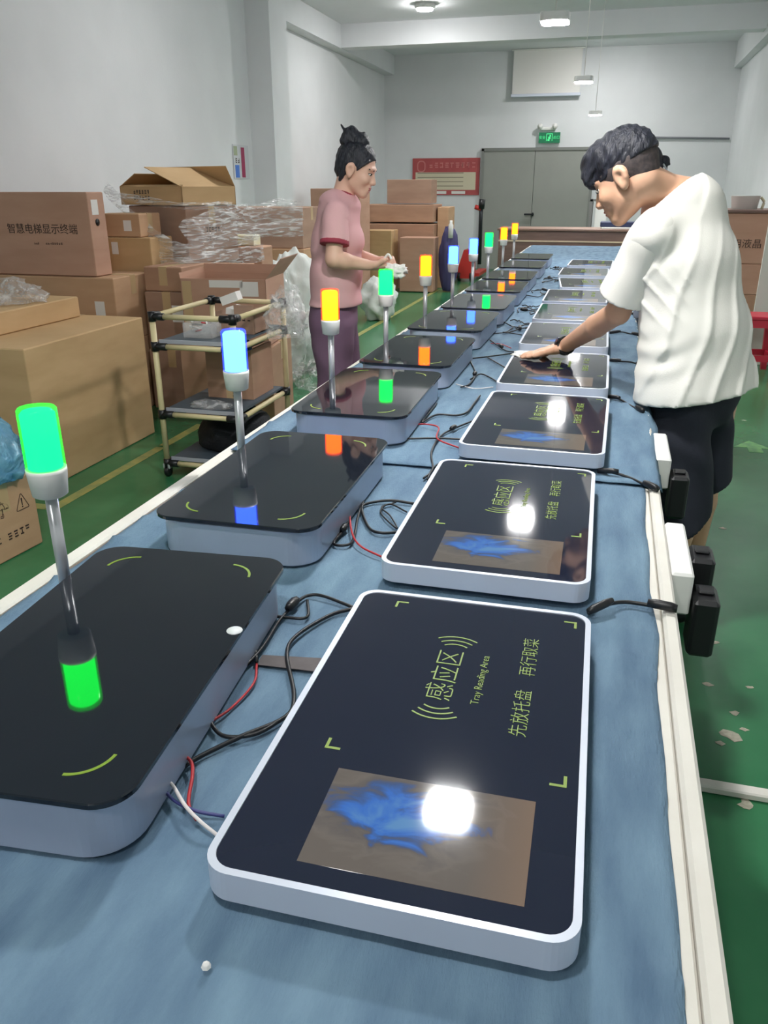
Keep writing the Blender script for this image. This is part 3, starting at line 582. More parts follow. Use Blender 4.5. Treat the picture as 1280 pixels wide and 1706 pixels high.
# ================================================================ cartons
def carton(label, x0, x1, y0, y1, z0, z1, mi=0, yaw=0, tape=True, flaps=None, stickers=(), text=None, name='carton', group=None, seam=True):
    cx, cy = (x0+x1)/2, (y0+y1)/2; w, l, h_ = x1-x0, y1-y0, z1-z0
    t = thing(name, label, 'carton', (cx, cy, z0), yaw, group); M_ = carton_mat(mi)
    b = MB()
    if flaps:
        e = .006; b.box(-w/2, w/2, -l/2, l/2, 0, e).box(-w/2, -w/2+e, -l/2, l/2, 0, h_).box(w/2-e, w/2, -l/2, l/2, 0, h_).box(-w/2, w/2, -l/2, -l/2+e, 0, h_).box(-w/2, w/2, l/2-e, l/2, 0, h_)
        b.build('carton_body', M_, t)
        for side, ang, ln in flaps:
            if side in 'LR':
                s = -1 if side == 'L' else 1; dx, dz = s*math.sin(ang)*ln, math.cos(ang)*ln
                v = [(s*w/2, -l/2, h_), (s*w/2, l/2, h_), (s*w/2+dx, l/2, h_+dz), (s*w/2+dx, -l/2, h_+dz)]
            else:
                s = -1 if side == 'F' else 1; dy, dz = s*math.sin(ang)*ln, math.cos(ang)*ln
                v = [(-w/2, s*l/2, h_), (w/2, s*l/2, h_), (w/2, s*l/2+dy, h_+dz), (-w/2, s*l/2+dy, h_+dz)]
            v2 = [(p[0], p[1], p[2]+.005) for p in v]
            MB().add(v+v2, [(0, 3, 2, 1), (4, 5, 6, 7), (0, 1, 5, 4), (1, 2, 6, 5), (2, 3, 7, 6), (3, 0, 4, 7)]).build('flap', M_, t)
    else:
        b.box(-w/2, w/2, -l/2, l/2, 0, h_, .006).build('carton_body', M_, t)
        if tape:
            if l > w: MB().box(-.03, .03, -l/2-.001, l/2+.001, h_-.12, h_+.001).build('tape', tape_m, t)
            else: MB().box(-w/2-.001, w/2+.001, -.03, .03, h_-.12, h_+.001).build('tape', tape_m, t)
    for (face, u, v_, sw, sh) in stickers:
        if face == 'F': MB().box(u-sw/2, u+sw/2, -l/2-.0015, -l/2, v_-sh/2, v_+sh/2).build('sticker', paper, t)
        else: MB().box(w/2, w/2+.0015, u-sw/2, u+sw/2, v_-sh/2, v_+sh/2).build('sticker', paper, t)
    if text:
        for (face, s, size, u, v_) in text:
            me = print_marks(s, ink, int(size*1000)) if isinstance(s, list) else text_mesh(s, size, ink); o = link('printed_text', me, t)
            if face == 'F': o.location = (u, -l/2-.0012, v_); o.rotation_euler = (PI/2, 0, 0)
            else: o.location = (w/2+.0012, u, v_); o.rotation_euler = (PI/2, 0, PI/2)
    return t
carton('largest tan carton on the floor at the left, in front of the cart', -3.55, -2.70, 3.29, 4.37, 0, .725, 2, tape=True)
carton('long low tan carton lying on the largest carton', -3.75, -3.07, 3.40, 4.29, .727, .845, 2, tape=False)
blob('clear_wrap', film('crumpled_wrap', clear=.8, bscale=20), (-3.32, 3.95, .85+.03), (.22, .20, .085), .4, 2.4, 'crumpled clear wrap heaped on the long low carton', 'plastic wrap', 22, .35, None, 4)
tag(MB().box(-3.7, -3.16, 3.42, 3.72, .847, .872, .006).build('foam_sheet', paper), 'white foam sheet lying on the long low carton at the left edge', 'foam sheet')
q0, q1 = atz(5, 962, 0), atz(62, 903, 0)
carton('small brown carton with printed symbols at the left edge below the blue bag', -2.82, -2.31, 2.40, 2.74, 0, .33, 0, yaw=-.10, text=[('R', '↑ ☂ ⚠', .07, 0.0, .22), ('R', [(-.09, 0, .05, .03, 2), (.03, .0, .13, .035, 4)], .04, .02, .1)])
blob('blue_bubble_bag', film('blue_bag_film', tint=(.35, .72, .95), clear=.6, bscale=14, body=.5), (-2.40, 2.60, .335+.085), (.15, .14, .16), .25, 2.2, 'crumpled light blue plastic bag on the small carton at the left edge', 'bag', 24, .55, None, 6)
tb = carton('flat upright brown carton printed with large Chinese lettering', -4.15, -3.20, 4.70, 4.88, .915, 1.425, 4, tape=False, stickers=[('R', -.02, .42, .07, .09)], text=[('F', '智慧电梯显示终端', .066, .115, .285), ('F', [(-.06, 0, .04, .016, 3), (.07, 0, .13, .014, 8)], .024, .12, .20)])
MB().lathe([(.022, 0), (.022, .003)], 14, M=Matrix.Translation((.4755, -.01, .33)) @ Matrix.Rotation(PI/2, 4, 'Y')).build('hand_hole', black_p, tb)
carton('brown carton under the lettered carton, with a small white sticker', -4.1, -3.06, 4.66, 5.12, .50, .912, 0, stickers=[('F', .40, .22, .07, .09)])
carton('brown carton at the bottom of the stack under the lettered carton', -4.1, -3.06, 4.62, 5.14, 0, .498, 0)
carton('tall tan carton standing right of the lettered carton', -3.42, -3.06, 5.16, 5.46, .70, 1.13, 2, stickers=[('F', -.10, .36, .05, .08)])
carton('small tan carton on the tall one, right of the lettered carton', -3.45, -3.14, 5.18, 5.46, 1.132, 1.285, 0, stickers=[('F', .06, .075, .06, .07)])
carton('tan carton under the tall one, right of the lettered carton', -3.44, -3.03, 5.15, 5.6, 0, .698, 2, stickers=[('F', .1, .6, .06, .05)])
yw = -.40
def rot_carton(label, px, py_top, py_bot, Y, w, l, mi, **k):
    """carton whose nearest vertical edge is seen at pixel column px, turned by yw"""
    c = aty(px, py_top, Y); zb = aty(px, py_bot, Y).z; e1 = Vector((-math.cos(yw), -math.sin(yw), 0)); e2 = Vector((-math.sin(yw), math.cos(yw), 0)); ctr = Vector((c.x, Y, 0))+e1*w/2+e2*l/2
    return carton(label, ctr.x-w/2, ctr.x+w/2, ctr.y-l/2, ctr.y+l/2, zb, c.z, mi, yaw=yw, **k)
top = rot_carton('open tan carton with raised flaps on top of the wrapped pile', 302, 312, 343, 5.45, .72, .50, 2, flaps=[('R', -1.25, .42), ('F', 1.15*0-.9, .02), ('B', -.5, .16), ('L', -1.15, .22)], text=[('F', [(0, .02, .2, .03, 6), (0, -.02, .2, .03, 6)], .05, -.1, .07)])
w1 = rot_carton('brown carton wrapped in film under the open tan carton', 308, 344, 440, 5.47, .66, .48, 3, text=[('R', [(0, .03, .14, .035, 5), (0, -.03, .14, .035, 5)], .07, .0, .2)])
zb = w1.location.z
carton('dark brown carton behind the tan column, wrapped in film', -4.1, -3.55, 6.35, 6.7, .0, 1.22, 3)
carton('tall brown carton at the bottom of the wrapped pile', -3.75, -2.80, 5.62, 6.3, 0, min(.878, zb-.003), 1)
carton('dark brown carton with a lilac label left of the pipe cart', -3.02, -2.70, 4.95, 5.4, .42, .80, 3, stickers=[('F', .08, .24, .09, .11)])
carton('brown carton on the dark one with a lilac label', -3.02, -2.74, 4.97, 5.38, .802, .96, 1)
carton('dark brown carton at floor level left of the pipe cart', -3.02, -2.68, 4.93, 5.42, 0, .418, 3)
kb = carton('open reddish-brown carton behind the pipe cart, with white labels', -2.66, -2.10, 4.78, 5.22, .50, .915, 4, yaw=.12, flaps=[('R', .7, .16), ('B', .1, .05), ('L', .15, .03)], stickers=[('F', .02, .385, .22, .045), ('F', .17, .355, .12, .09)])
MB().box(-.27, -.21, -.2235, -.22, .0, .40).build('tape', tape_m, kb)
carton('brown carton on the floor behind the pipe cart', -2.70, -2.08, 4.76, 5.26, 0, .498, 1, yaw=.12)
carton('brown carton left of the open reddish-brown carton', -3.0, -2.72, 5.44, 5.60, .0, .9, 3, tape=False)
carton('lower film-wrapped carton left of the woman', -3.66, -2.86, 7.6, 8.2, 0, .90, 0)
carton('upper film-wrapped brown carton left of the woman', -3.64, -2.87, 7.62, 8.15, .902, 1.275, 3)
c0 = aty(400, 387, 6.46); tag(MB().box(c0.x-.12, c0.x+.12, 6.46, 6.6, 1.0, 1.085, .006).build('white_box', mat('white_yellow_box', (224, 222, 206), .6, rgb2=(214, 206, 150), scale=6)), 'small white and yellow box inside the film-wrapped pile', 'box')
tag(MB().box(c0.x-.2, c0.x+.2, 6.42, 6.66, 0, .998, .01).build('brown_block', carton_mat(1)), 'brown carton column under the small white and yellow box', 'carton')
# stretch film: strips that follow the fronts of the wrapped cartons
wrap = film('stretch_film', clear=.86, bscale=9, rough=.13, bump=1.0, stretch=(1, 1, 7), lo=.46, hi=.66, body=.62)
def band(pts, wid, label, n=46, m=8, seed=0, M_=None):
    P = smooth_path([aty(*p) for p in pts], 10); v = []; f = []; N_ = len(P)
    for i, p in enumerate(P):
        t_ = (P[min(i+1, N_-1)]-P[max(i-1, 0)]).normalized(); nn = Vector((.3, -1, 0)).normalized(); s_ = t_.cross(nn).normalized(); ww = wid*(1+.5*noise.noise((i*.13, seed, 0)))
        for k in range(m+1):
            u = k/m-.5; q = p+s_*(u*ww)+nn*(.012*noise.noise((i*.35, k*.9, seed))+.02*math.cos(u*PI)); v.append(q)
    for i in range(N_-1):
        for k in range(m): a = i*(m+1)+k; f.append((a, a+1, a+m+2, a+m+1))
    o = MB().add(v, f, True).build('stretch_film', M_ or wrap); tag(o, label, 'plastic film', 'stretch film round the carton pile'); return o
band([(176, 312, 5.5), (205, 345, 5.35), (240, 378, 5.3), (275, 402, 5.28), (318, 420, 5.3)], .07, 'bright twisted strip of stretch film slanting down across the wrapped pile', seed=1)
band([(182, 322, 5.5), (240, 334, 5.4), (300, 343, 5.35), (350, 343, 5.5), (388, 342, 5.8)], .05, 'level strip of stretch film just below the open carton', seed=2)
band([(203, 425, 5.4), (255, 428, 5.3), (310, 422, 5.25), (370, 398, 5.6), (430, 385, 6.0), (505, 378, 6.4)], .13, 'broad shiny strip of stretch film across the middle of the wrapped pile', seed=3)
band([(262, 455, 5.3), (310, 440, 5.25), (370, 432, 5.5), (440, 420, 6.0)], .12, 'lower strip of stretch film above the open reddish-brown carton', seed=4)
band([(310, 395, 5.3), (340, 375, 5.45), (385, 362, 5.8), (440, 355, 6.3), (505, 352, 6.48)], .16, 'thin veil of stretch film over the right part of the pile', seed=5)
# white foam / film heap behind the woman
foam = mat('white_foam', (214, 218, 214), .6, bump=.9, bscale=9, var=.05)
for k, (px, py, Y, rx, ry, rz) in enumerate(((487, 470, 7.1, .26, .30, .46), (462, 520, 6.0, .22, .22, .42), (512, 560, 6.45, .16, .18, .24))):
    c = aty(px, py, Y); blob('foam_heap', foam if k != 1 else film('foam_film', tint=(.94, .96, .95), clear=.6, bscale=10), (c.x, Y, rz*.92), (rx, ry, rz*1.05), .28, 2.0, ['white foam sheeting heaped highest behind the woman', 'translucent white film heap between the cart and the woman', 'white crumpled foam on the floor right behind the woman'][k], 'foam heap', 30, .87, None, 11+k)
blob('foam_heap', foam, (aty(630, 490, 9.3).x, 9.3, .22), (.20, .22, .25), .35, 2.2, 'small heap of white foam on the floor seen beyond the woman’s hands', 'foam heap', 22, .85, None, 14)
blob('clear_wrap', clearbag, (-2.1, 5.75, .10), (.16, .16, .11), .5, 2.5, 'clear plastic wrap on the floor right of the cart', 'plastic wrap', 18, .8, None, 17)
# cartons at the far end behind the woman
def carton_px(label, x0, x1, yt, yb, Y, dep, mi, **k):
    a = aty(x0, (yt+yb)/2, Y); b = aty(x1, (yt+yb)/2, Y); zt = aty((x0+x1)/2, yt, Y).z; zb_ = 0 if yb is None else aty((x0+x1)/2, yb, Y).z
    return carton(label, a.x, b.x, Y, Y+dep, max(0, zb_), zt, mi, **k)
carton_px('narrow upright reddish carton at the front of the far stack', 666, 722, 396, 486, 11.95, .35, 4, tape=False)
t1 = carton_px('wide brown carton at the bottom of the far stack', 598, 722, 373, 487, 12.4, .7, 1)
carton_px('wide brown carton on the far stack, dark gap beneath it', 602, 722, 341, 370, 12.42, .66, 1, tape=False)
carton_px('brown carton standing on top of the far stack below the red notice', 645, 719, 299, 339, 12.5, .4, 3, tape=False)
carton_px('tan carton before the far stack, right of the woman', 600, 652, 384, 486, 11.9, .4, 2)
carton_px('tall brown carton behind the woman’s shoulders', 520, 600, 314, 490, 11.1, .5, 4)
carton_px('brown carton at the right end of the far stack', 728, 746, 345, 486, 12.6, .5, 0, tape=False)
c0 = aty(733, 400, 12.3); blob('blue_cover', mat('dark_violet_cloth', (70, 66, 110), .7, bump=.5, bscale=10), (c0.x+.16, 12.2, .45), (.14, .12, .48), .16, 2, 'dark violet cloth draped at the right end of the far stack', 'cloth', 22, .92, None, 9)
tag(MB().lathe([(.035, 0), (.035, .18), (.02, .2), (.02, .24)], 14, (aty(745, 385, 12.3).x+.10, 12.07, aty(745, 395, 12.3).z)).build('spray_bottle', white_p), 'small white bottle hanging at the draped cloth', 'bottle')
# pallet truck
redp = mat('red_paint', (188, 52, 48), .4); b0 = aty(770, 448, 13.6)
t = thing('pallet_truck', 'hand pallet truck with black handle and red body beside the grey door', 'pallet truck', (b0.x, 13.6, 0))
MB().add([(-.12, 0, .05), (.18, 0, .05), (.02, 0, .5), (.16, 0, .5), (-.12, .3, .05), (.18, .3, .05), (.02, .3, .5), (.16, .3, .5)], [(0, 1, 3, 2), (4, 6, 7, 5), (0, 2, 6, 4), (1, 5, 7, 3), (2, 3, 7, 6), (0, 4, 5, 1)]).build('pump_body', redp, t)
hp = [aty(799, 440, 13.6), aty(801, 372, 13.55), aty(802, 348, 13.5), aty(804, 332, 13.5)]; hp = [p-Vector((b0.x, 13.6, 0)) for p in hp]
MB().tube(hp[:3], .03, 8, 1).build('handle_bar', dark_steel, t); MB().tube([hp[2], hp[3]], .05, 8, 1).build('handle_grip', black_p, t); MB().tube([hp[2], hp[2]+Vector((-.1, 0, .03))], .035, 8, 1).build('release_lever', redp, t)
for dx in (-.05, .15): MB().lathe([(.08, -.02), (.08, .02)], 18, M=Matrix.Translation((dx, .05, .08)) @ Matrix.Rotation(PI/2, 4, 'Y')).build('wheel', black_p, t)
for dx in (-.25, .1): MB().box(dx, dx+.14, .3, 1.2, .06, .11).build('fork', redp, t)
# ================================================================ things on the far wall
def flat(name, x0, y0, x1, y1, Y, M_, label, cat, th=.012):
    a = aty(x0, y0, Y); b = aty(x1, y1, Y); t = thing(name, label, cat, ((a.x+b.x)/2, Y, min(a.z, b.z))); w, h_ = abs(b.x-a.x), abs(a.z-b.z)
    MB().box(-w/2, w/2, -th, 0, 0, h_).build('board', M_, t); return t, w, h_, th
t, w, h_, th = flat('red_notice', 688, 264, 798, 325, 15.99, mat('red_notice_print', (186, 84, 84), .6, rgb2=(172, 76, 78), scale=5), 'red notice board with a cream text panel on the far wall', 'notice board')
pn = MB().box(-w/2+.06, w/2-.07, -th-.002, -th, .09, h_*.62).build('text_panel', mat('cream_panel', (214, 204, 178), .7), t)
for k in range(4): MB().box(-w/2+.1, w/2-.3, -th-.003, -th-.0021, .15+k*.075, .165+k*.075).build('text_line', mat('grey_print', (150, 140, 122), .8), pn)
for k in range(2): MB().box(-.24+k*.36, .02+k*.36, -th-.002, -th, .02, .07).build('label_strip', paper, t)
hd = print_marks([(0, 0, .9, .1, 9)], mat('pink_print', (206, 128, 126), .7), 3); o = link('heading', hd, t, (.12, -th-.002, h_-.12)); o.rotation_euler = (PI/2, 0, 0)
em = MB().ringprism(rrect(.16, .2, .07), rrect(.12, .16, .05), 0, .003).build('emblem', MATS['pink_print'], t, (-w/2+.17, -th, h_-.14)); em.rotation_euler[0] = PI/2
# exit sign
t, w, h_, th = flat('exit_sign', 899, 221, 933, 238, 15.97, mat('exit_green', (20, 92, 60), .4, emit=(.0, .14, .06), es=.6), 'small lit green exit sign above the grey door', 'exit sign', .05)
ge = emis('exit_glow', (.12, .95, .35), 1.1)
MB().box(-.055, -.045, -th-.004, -th, .03, h_-.02).box(.045, .055, -th-.004, -th, .03, h_-.02).box(-.055, .055, -th-.004, -th, h_-.03, h_-.02).box(-.02, .02, -th-.004, -th, .06, .1).box(-.03, .005, -th-.004, -th, .03, .06).box(.0, .025, -th-.004, -th, .1, .13).build('running_figure', ge, t)
for s_, u in (('安全', -.125), ('出口', .125)):
    o = link('lettering', text_mesh(s_, .058, ge), t, (u, -th-.003, h_/2)); o.rotation_euler = (PI/2, 0, 0)
q0 = aty(913, 214, 15.96); t = thing('emergency_light', 'small twin-head emergency light above the exit sign', 'lamp', (q0.x, 15.97, q0.z-.03))
MB().box(-.14, .14, -.03, .03, 0, .05, .01).build('housing', white_p, t)
for s_ in (-1, 1): MB().lathe([(.03, 0), (.05, .06)], 14, M=Matrix.Translation((s_*.13, -.03, .06)) @ Matrix.Rotation(PI/2, 4, 'X')).build('lamp_head', white_p, t)
# projection screen
t, w, h_, th = flat('projection_screen', 857, 85, 966, 154, 15.9, mat('screen_cloth', (226, 224, 220), .8), 'white pull-down projection screen high on the far wall', 'projection screen', .006)
MB().box(-w/2-.02, w/2+.02, -.03, .02, -.05, 0, .008).build('weight_bar', white_alu, t); MB().box(-w/2-.04, w/2+.04, -.05, .05, h_, h_+.0+min(.1, CH-.005-(t.location.z+h_)), .01).build('screen_case', white_p, t)
# poster on the left wall
X = -4.325; c0 = atx(387, 240, X); c1 = atx(416, 298, X); t = thing('wall_poster', 'white poster with magenta and blue bars on the left wall', 'poster', (X, c0.y, c1.z)); wY = c1.y-c0.y; h_ = c0.z-c1.z
MB().box(0, .004, 0, wY*1.0, 0, h_).build('board', mat('poster_white', (206, 208, 212), .6), t)
def bar(u0, u1, v0, v1, M_, n): MB().box(.004, .006, wY*u0, wY*u1, h_*v0, h_*v1).build(n, M_, t)
bar(.50, .72, .04, .93, mat('magenta_print', (168, 58, 96), .6), 'colour_bar'); bar(.08, .34, .03, .40, mat('blue_print', (70, 120, 205), .6), 'colour_bar'); bar(.04, .26, .68, .95, mat('olive_print', (160, 170, 140), .6), 'colour_bar')
o = link('lettering', print_marks([(0, .0, .13, .06, 2)], ink, 9), t, (.006, wY*.24, h_*.53)); o.rotation_euler = (PI/2, 0, PI/2)
# ================================================================ far end of the table: wooden counter, shelf, folder
a = aty(832, 380, 11.25); woodc = mat('brown_wood', (112, 88, 80), .5, rgb2=(128, 102, 92), scale=3, stretch=(1, 6, 8))
t = thing('wooden_counter', 'brown wooden counter behind the far end of the table', 'counter', (0, 11.25, 0))
MB().box(a.x, .55, 0, .55, 0, a.z-.03).build('counter_body', woodc, t); MB().box(a.x-.02, .57, -.03, .57, a.z-.03, a.z, .006).build('counter_top', mat('brown_top', (140, 112, 98), .4), t)
ew = aty(900, 402, 11.2).z; MB().box(a.x, .55, -.012, 0, ew-.01, ew+.008).build('edge_strip', mat('pale_edge', (224, 204, 176), .5), t)
c0 = aty(1003, 374, 11.4); tag(MB().box(c0.x-.02, c0.x+.55, 11.35, 11.7, a.z+.022, a.z+.085, .008).build('blue_folder', mat('navy_plastic', (40, 48, 82), .4)), 'dark navy folder lying on the wooden counter, left of the man’s shoulder', 'folder')
tag(MB().box(c0.x+.0, c0.x+.58, 11.27, 11.72, a.z+.001, a.z+.021, .003).build('white_pad', paper), 'white pad under the navy folder on the wooden counter', 'pad')
c0 = aty(984, 332, 13.2); c1 = aty(1040, 332, 13.2); t = thing('grey_rack', 'grey steel rack behind the counter beside the man’s face', 'rack', (c0.x, 13.2, 0)); gm = mat('grey_steel', (112, 112, 110), .5)
for dx in (0, c1.x-c0.x):
    for dy in (0, .4): MB().box(dx, dx+.04, dy, dy+.04, 0, c0.z).build('post', gm, t)
for z in (.3, .8, c0.z-.03): MB().box(0, c1.x-c0.x+.04, 0, .44, z, z+.03).build('shelf_board', gm, t)
tag(MB().box(c0.x+.08, c0.x+.26, 13.25, 13.5, .832, 1.2, .01).build('white_bin', white_p), 'white upright bin on the grey rack beside the man’s face', 'bin')
tag(MB().box(c0.x+.30, c0.x+.38, 13.25, 13.5, .832, 1.12, .01).build('file_box', mat('grey_file', (160, 166, 168), .5)), 'pale grey file box on the grey rack', 'file box')
# ================================================================ right-hand side
rb = [('top brown carton with printed lettering behind the man’s back', .80, 1.233), ('middle brown carton behind the man’s back', .53, .798), ('lower brown carton behind the man’s back', .27, .528), ('bottom brown carton behind the man’s back', 0, .268)]
for k, (l, z0, z1) in enumerate(rb): carton(l, .80, 1.72, 8.2, 8.8, z0, z1, 4 if k < 2 else 1, tape=False, text=[('F', '用液晶', .085, -.085, .17)] if k == 0 else None)
tag(MB().box(.80, 1.74, 8.18, 8.82, 1.235, 1.262, .004).build('wooden_board', MATS['brown_wood']), 'brown board lying on the cartons behind the man’s back', 'board')
c0 = aty(1235, 350, 8.4); t = thing('white_basin', 'white plastic basin on the board behind the man’s back', 'basin', (c0.x+.03, 8.45, 1.2635))
MB().lathe([(.11, 0), (.125, .11), (.135, .112)], 24).build('bowl', white_p, t); MB().tube([(.13, 0, .10), (.16, 0, .06), (.15, 0, .0)], .012, 8).build('handle', mat('beige_plastic', (206, 200, 170), .5), t)
tag(MB().box(1.235, 1.72, 7.62, 7.65, 0, 1.3, .004).build('leaning_board', mat('pale_panel', (206, 208, 198), .6)), 'pale upright board in front of the cartons at the right edge', 'board')
# red stool
redst = mat('red_plastic', (196, 44, 66), .38)
t = thing('red_stool', 'red plastic stool at the right edge behind the man', 'stool', (1.20, 7.28, 0), .05); SW, SH_ = .15, .48
MB().prism(rrect(.31, .31, .04), SH_-.028, SH_, .006).build('seat', redst, t)
for sx in (-1, 1):
    for sy in (-1, 1):
        M_ = Matrix.Identity(4); b = MB(); x, y = sx*.13, sy*.13; X2, Y2 = sx*.165, sy*.165
        b.add([(x-.02, y-.02, SH_-.02), (x+.02, y-.02, SH_-.02), (x+.02, y+.02, SH_-.02), (x-.02, y+.02, SH_-.02), (X2-.022, Y2-.022, 0), (X2+.022, Y2-.022, 0), (X2+.022, Y2+.022, 0), (X2-.022, Y2+.022, 0)], [(0, 1, 2, 3), (7, 6, 5, 4), (0, 4, 5, 1), (1, 5, 6, 2), (2, 6, 7, 3), (3, 7, 4, 0)]); b.build('leg', redst, t)
for s_ in (-1, 1):
    MB().box(-.14, .14, s_*.135-.008, s_*.135+.008, SH_-.09, SH_-.02).build('apron', redst, t); MB().box(s_*.135-.008, s_*.135+.008, -.14, .14, SH_-.09, SH_-.02).build('apron', redst, t)
    MB().box(-.15, .15, s_*.152-.008, s_*.152+.008, .12, .17).build('stretcher', redst, t); MB().box(s_*.152-.008, s_*.152+.008, -.15, .15, .12, .17).build('stretcher', redst, t)
# ================================================================ people
skin = mat('skin_tan', (212, 164, 134), .5, rgb2=(220, 174, 146), scale=9, bump=.03, bscale=120)
skinw = mat('skin_light', (214, 168, 148), .5, rgb2=(222, 178, 158), scale=9)
hair_m = mat('black_hair', (30, 32, 42), .5, var=.3, scale=60, stretch=(1, 1, .18), bump=.6, bscale=170)
fade_m = mat('short_hair_fade', (78, 68, 66), .7, rgb2=(56, 50, 52), scale=90)
tee_m = mat('white_cotton', (232, 230, 222), .85, bump=.1, bscale=250)
pink_m = mat('pink_cotton', (216, 168, 172), .85, bump=.1, bscale=250); trim_m = mat('dark_pink_trim', (150, 52, 70), .8)
navy_m = mat('dark_navy_cotton', (30, 34, 46), .85, bump=.1, bscale=200); mauve_m = mat('mauve_cotton', (112, 84, 108), .85, bump=.1, bscale=200)
eye_w = mat('eye_white', (220, 216, 210), .2); eye_d = mat('eye_dark', (30, 22, 20), .15); lip_m = mat('lip', (168, 96, 92), .5)
V3 = lambda *a: np.array(a, float)
def unit(v): v = np.array(v, float); return v/np.linalg.norm(v)
def head_frame(c, f, u, hs=1.0):
    f = unit(f); u = unit(np.array(u)-f*(np.array(u)@f)); s = np.cross(f, u); c = np.array(c, float)
    def L(a, b, d): return c+(f*a+s*b+u*d)*hs
    L.hs = hs
    return L, np.stack([f, s, u])
def EH(L, B): return lambda p, r: ('e', L(*p), tuple(v*L.hs for v in r), B)
def CH_(L): return lambda p, q, a, b: ('c', L(*p), L(*q), a*L.hs, b*L.hs)
def head_prims(L, B, neck, rn=.056):
    E = EH(L, B); C = CH_(L)
    P = [E((-.012, 0, .046), (.100, .079, .094)), E((.034, 0, -.012), (.064, .066, .090)), C((.015, .03, -.05), (.068, .012, -.086), .034, .024), C((.015, -.03, -.05), (.068, -.012, -.086), .034, .024), C((.02, 0, -.05), (.076, 0, -.088), .05, .024),
         C((.092, 0, .020), (.113, 0, -.020), .0075, .0115), E((.104, .010, -.024), (.012, .010, .008)), E((.104, -.010, -.024), (.012, .010, .008)), E((.083, 0, .040), (.018, .052, .013)), E((.094, 0, -.050), (.013, .024, .009)), E((.092, 0, -.066), (.012, .021, .008)),
         E((.064, .038, -.018), (.030, .024, .026)), E((.064, -.038, -.018), (.030, .024, .026)), E((-.03, 0, -.02), (.06, .062, .06))]
    for s in (-1, 1):
        ring = [(-.002, .079, -.026), (-.009, .082, -.021), (-.020, .088, -.004), (-.023, .090, .012), (-.016, .089, .025), (-.003, .085, .028), (.005, .081, .018)]
        P += [C((a[0], s*a[1], a[2]), (b[0], s*b[1], b[2]), .0060, .0060) for a, b in zip(ring[:-1], ring[1:])]
        P += [E((-.007, s*.078, .002), (.016, .005, .025)), E((-.002, s*.080, -.026), (.007, .006, .008)), C((.008, s*.080, .004), (.006, s*.080, -.010), .006, .005)]
    P.append(('c', L(-.035, 0, -.03), neck, rn*.98, rn*1.06)); return P
def face_parts(L, B, root):
    E = EH(L, B); C = CH_(L)
    for s in (-1, 1):
        e = link('eye', sdf_mesh('eye', [E((.082, s*.031, .014), (.012, .013, .006))], eye_w, .002, .004), root)
        link('iris', sdf_mesh('iris', [E((.0908, s*.031, .0135), (.005, .006, .0055))], eye_d, .0015, .002), e)
        link('eyelid', sdf_mesh('eyelid', [C((.0935, s*.020, .018), (.082, s*.046, .017), .0032, .0026)], hair_m, .0015, .003), root)
        link('eyebrow', sdf_mesh('eyebrow', [C((.098, s*.018, .037), (.080, s*.054, .039), .0042, .003)], hair_m, .002, .003), root)
    link('lips', sdf_mesh('lips', [E((.101, 0, -.051), (.008, .021, .0045)), E((.100, 0, -.061), (.008, .018, .005))], lip_m, .002, .004), root)
def hand_prims(w, d, n, size=1.0, curl=.15, spread=.13, side=1, curls=None):
    """wrist w, direction d, palm normal n (pointing out of the palm); five separate bent fingers"""
    d = unit(d); n = unit(np.array(n)-d*(np.array(n)@d)); a = np.cross(d, n)*side; w = np.array(w, float); s = size
    P = [('c', w, w+d*.03*s, .026*s, .027*s, n, 1.5), ('c', w+d*.03*s-a*.012*s, w+d*.085*s-a*.022*s, .021*s, .015*s, n, 1.2), ('c', w+d*.03*s+a*.012*s, w+d*.085*s+a*.022*s, .021*s, .015*s, n, 1.2), ('c', w+d*.04*s, w+d*.085*s, .022*s, .016*s, n, 1.25)]
    for i, (o, ln) in enumerate(((-.031, .060), (-.011, .074), (.010, .080), (.031, .070))):
        c = (curls[i] if curls else curl); b = w+d*.088*s+a*o*s; ang = spread*o/.03
        d1 = unit(d+a*ang*.6+n*math.tan(min(c, 1.2))*.6); d2 = unit(d*math.cos(c*1.8)+n*math.sin(c*1.8)+a*ang*.4); d3 = unit(d*math.cos(c*2.8)+n*math.sin(c*2.8)+a*ang*.2)
        k1 = b+d1*ln*.46*s; k2 = k1+d2*ln*.32*s; k3 = k2+d3*ln*.24*s
        P += [('c', b-d*.012*s, k1, .0098*s, .0090*s), ('c', k1, k2, .0089*s, .0082*s), ('c', k2, k3, .0081*s, .0070*s)]
    t0 = w+d*.022*s+a*.022*s; t1 = t0+unit(d*.7+a*.8+n*.35)*.042*s; t2 = t1+unit(d*.95+a*.25+n*.35)*.030*s
    P += [('c', t0, t1, .0150*s, .0110*s), ('c', t1, t2, .0108*s, .0085*s)]
    return P
def shoe(name, root, ank, d, M_):
    d = unit((d[0], d[1], 0)); a = V3(ank[0], ank[1], 0)
    me = sdf_mesh(name, [('c', a-d*.05+V3(0, 0, .045), a+d*.15+V3(0, 0, .035), .042, .036), ('c', a+V3(0, 0, .05), a+V3(0, 0, .085), .045, .042)], M_, .006, .02, cuts=[((0, 0, .003), (0, 0, -1))]); return link(name, me, root)
def folds(terms):
    def f(X, Y, Z):
        r = 0
        for (A, kx, ky, kz, ph, w) in terms:
            q = kx*X+ky*Y+kz*Z+ph; r = r+A*np.sin(q+w*np.sin(.37*(ky*X-kx*Y)+.6*kz*Z+1.3*ph))
        return r
    return f
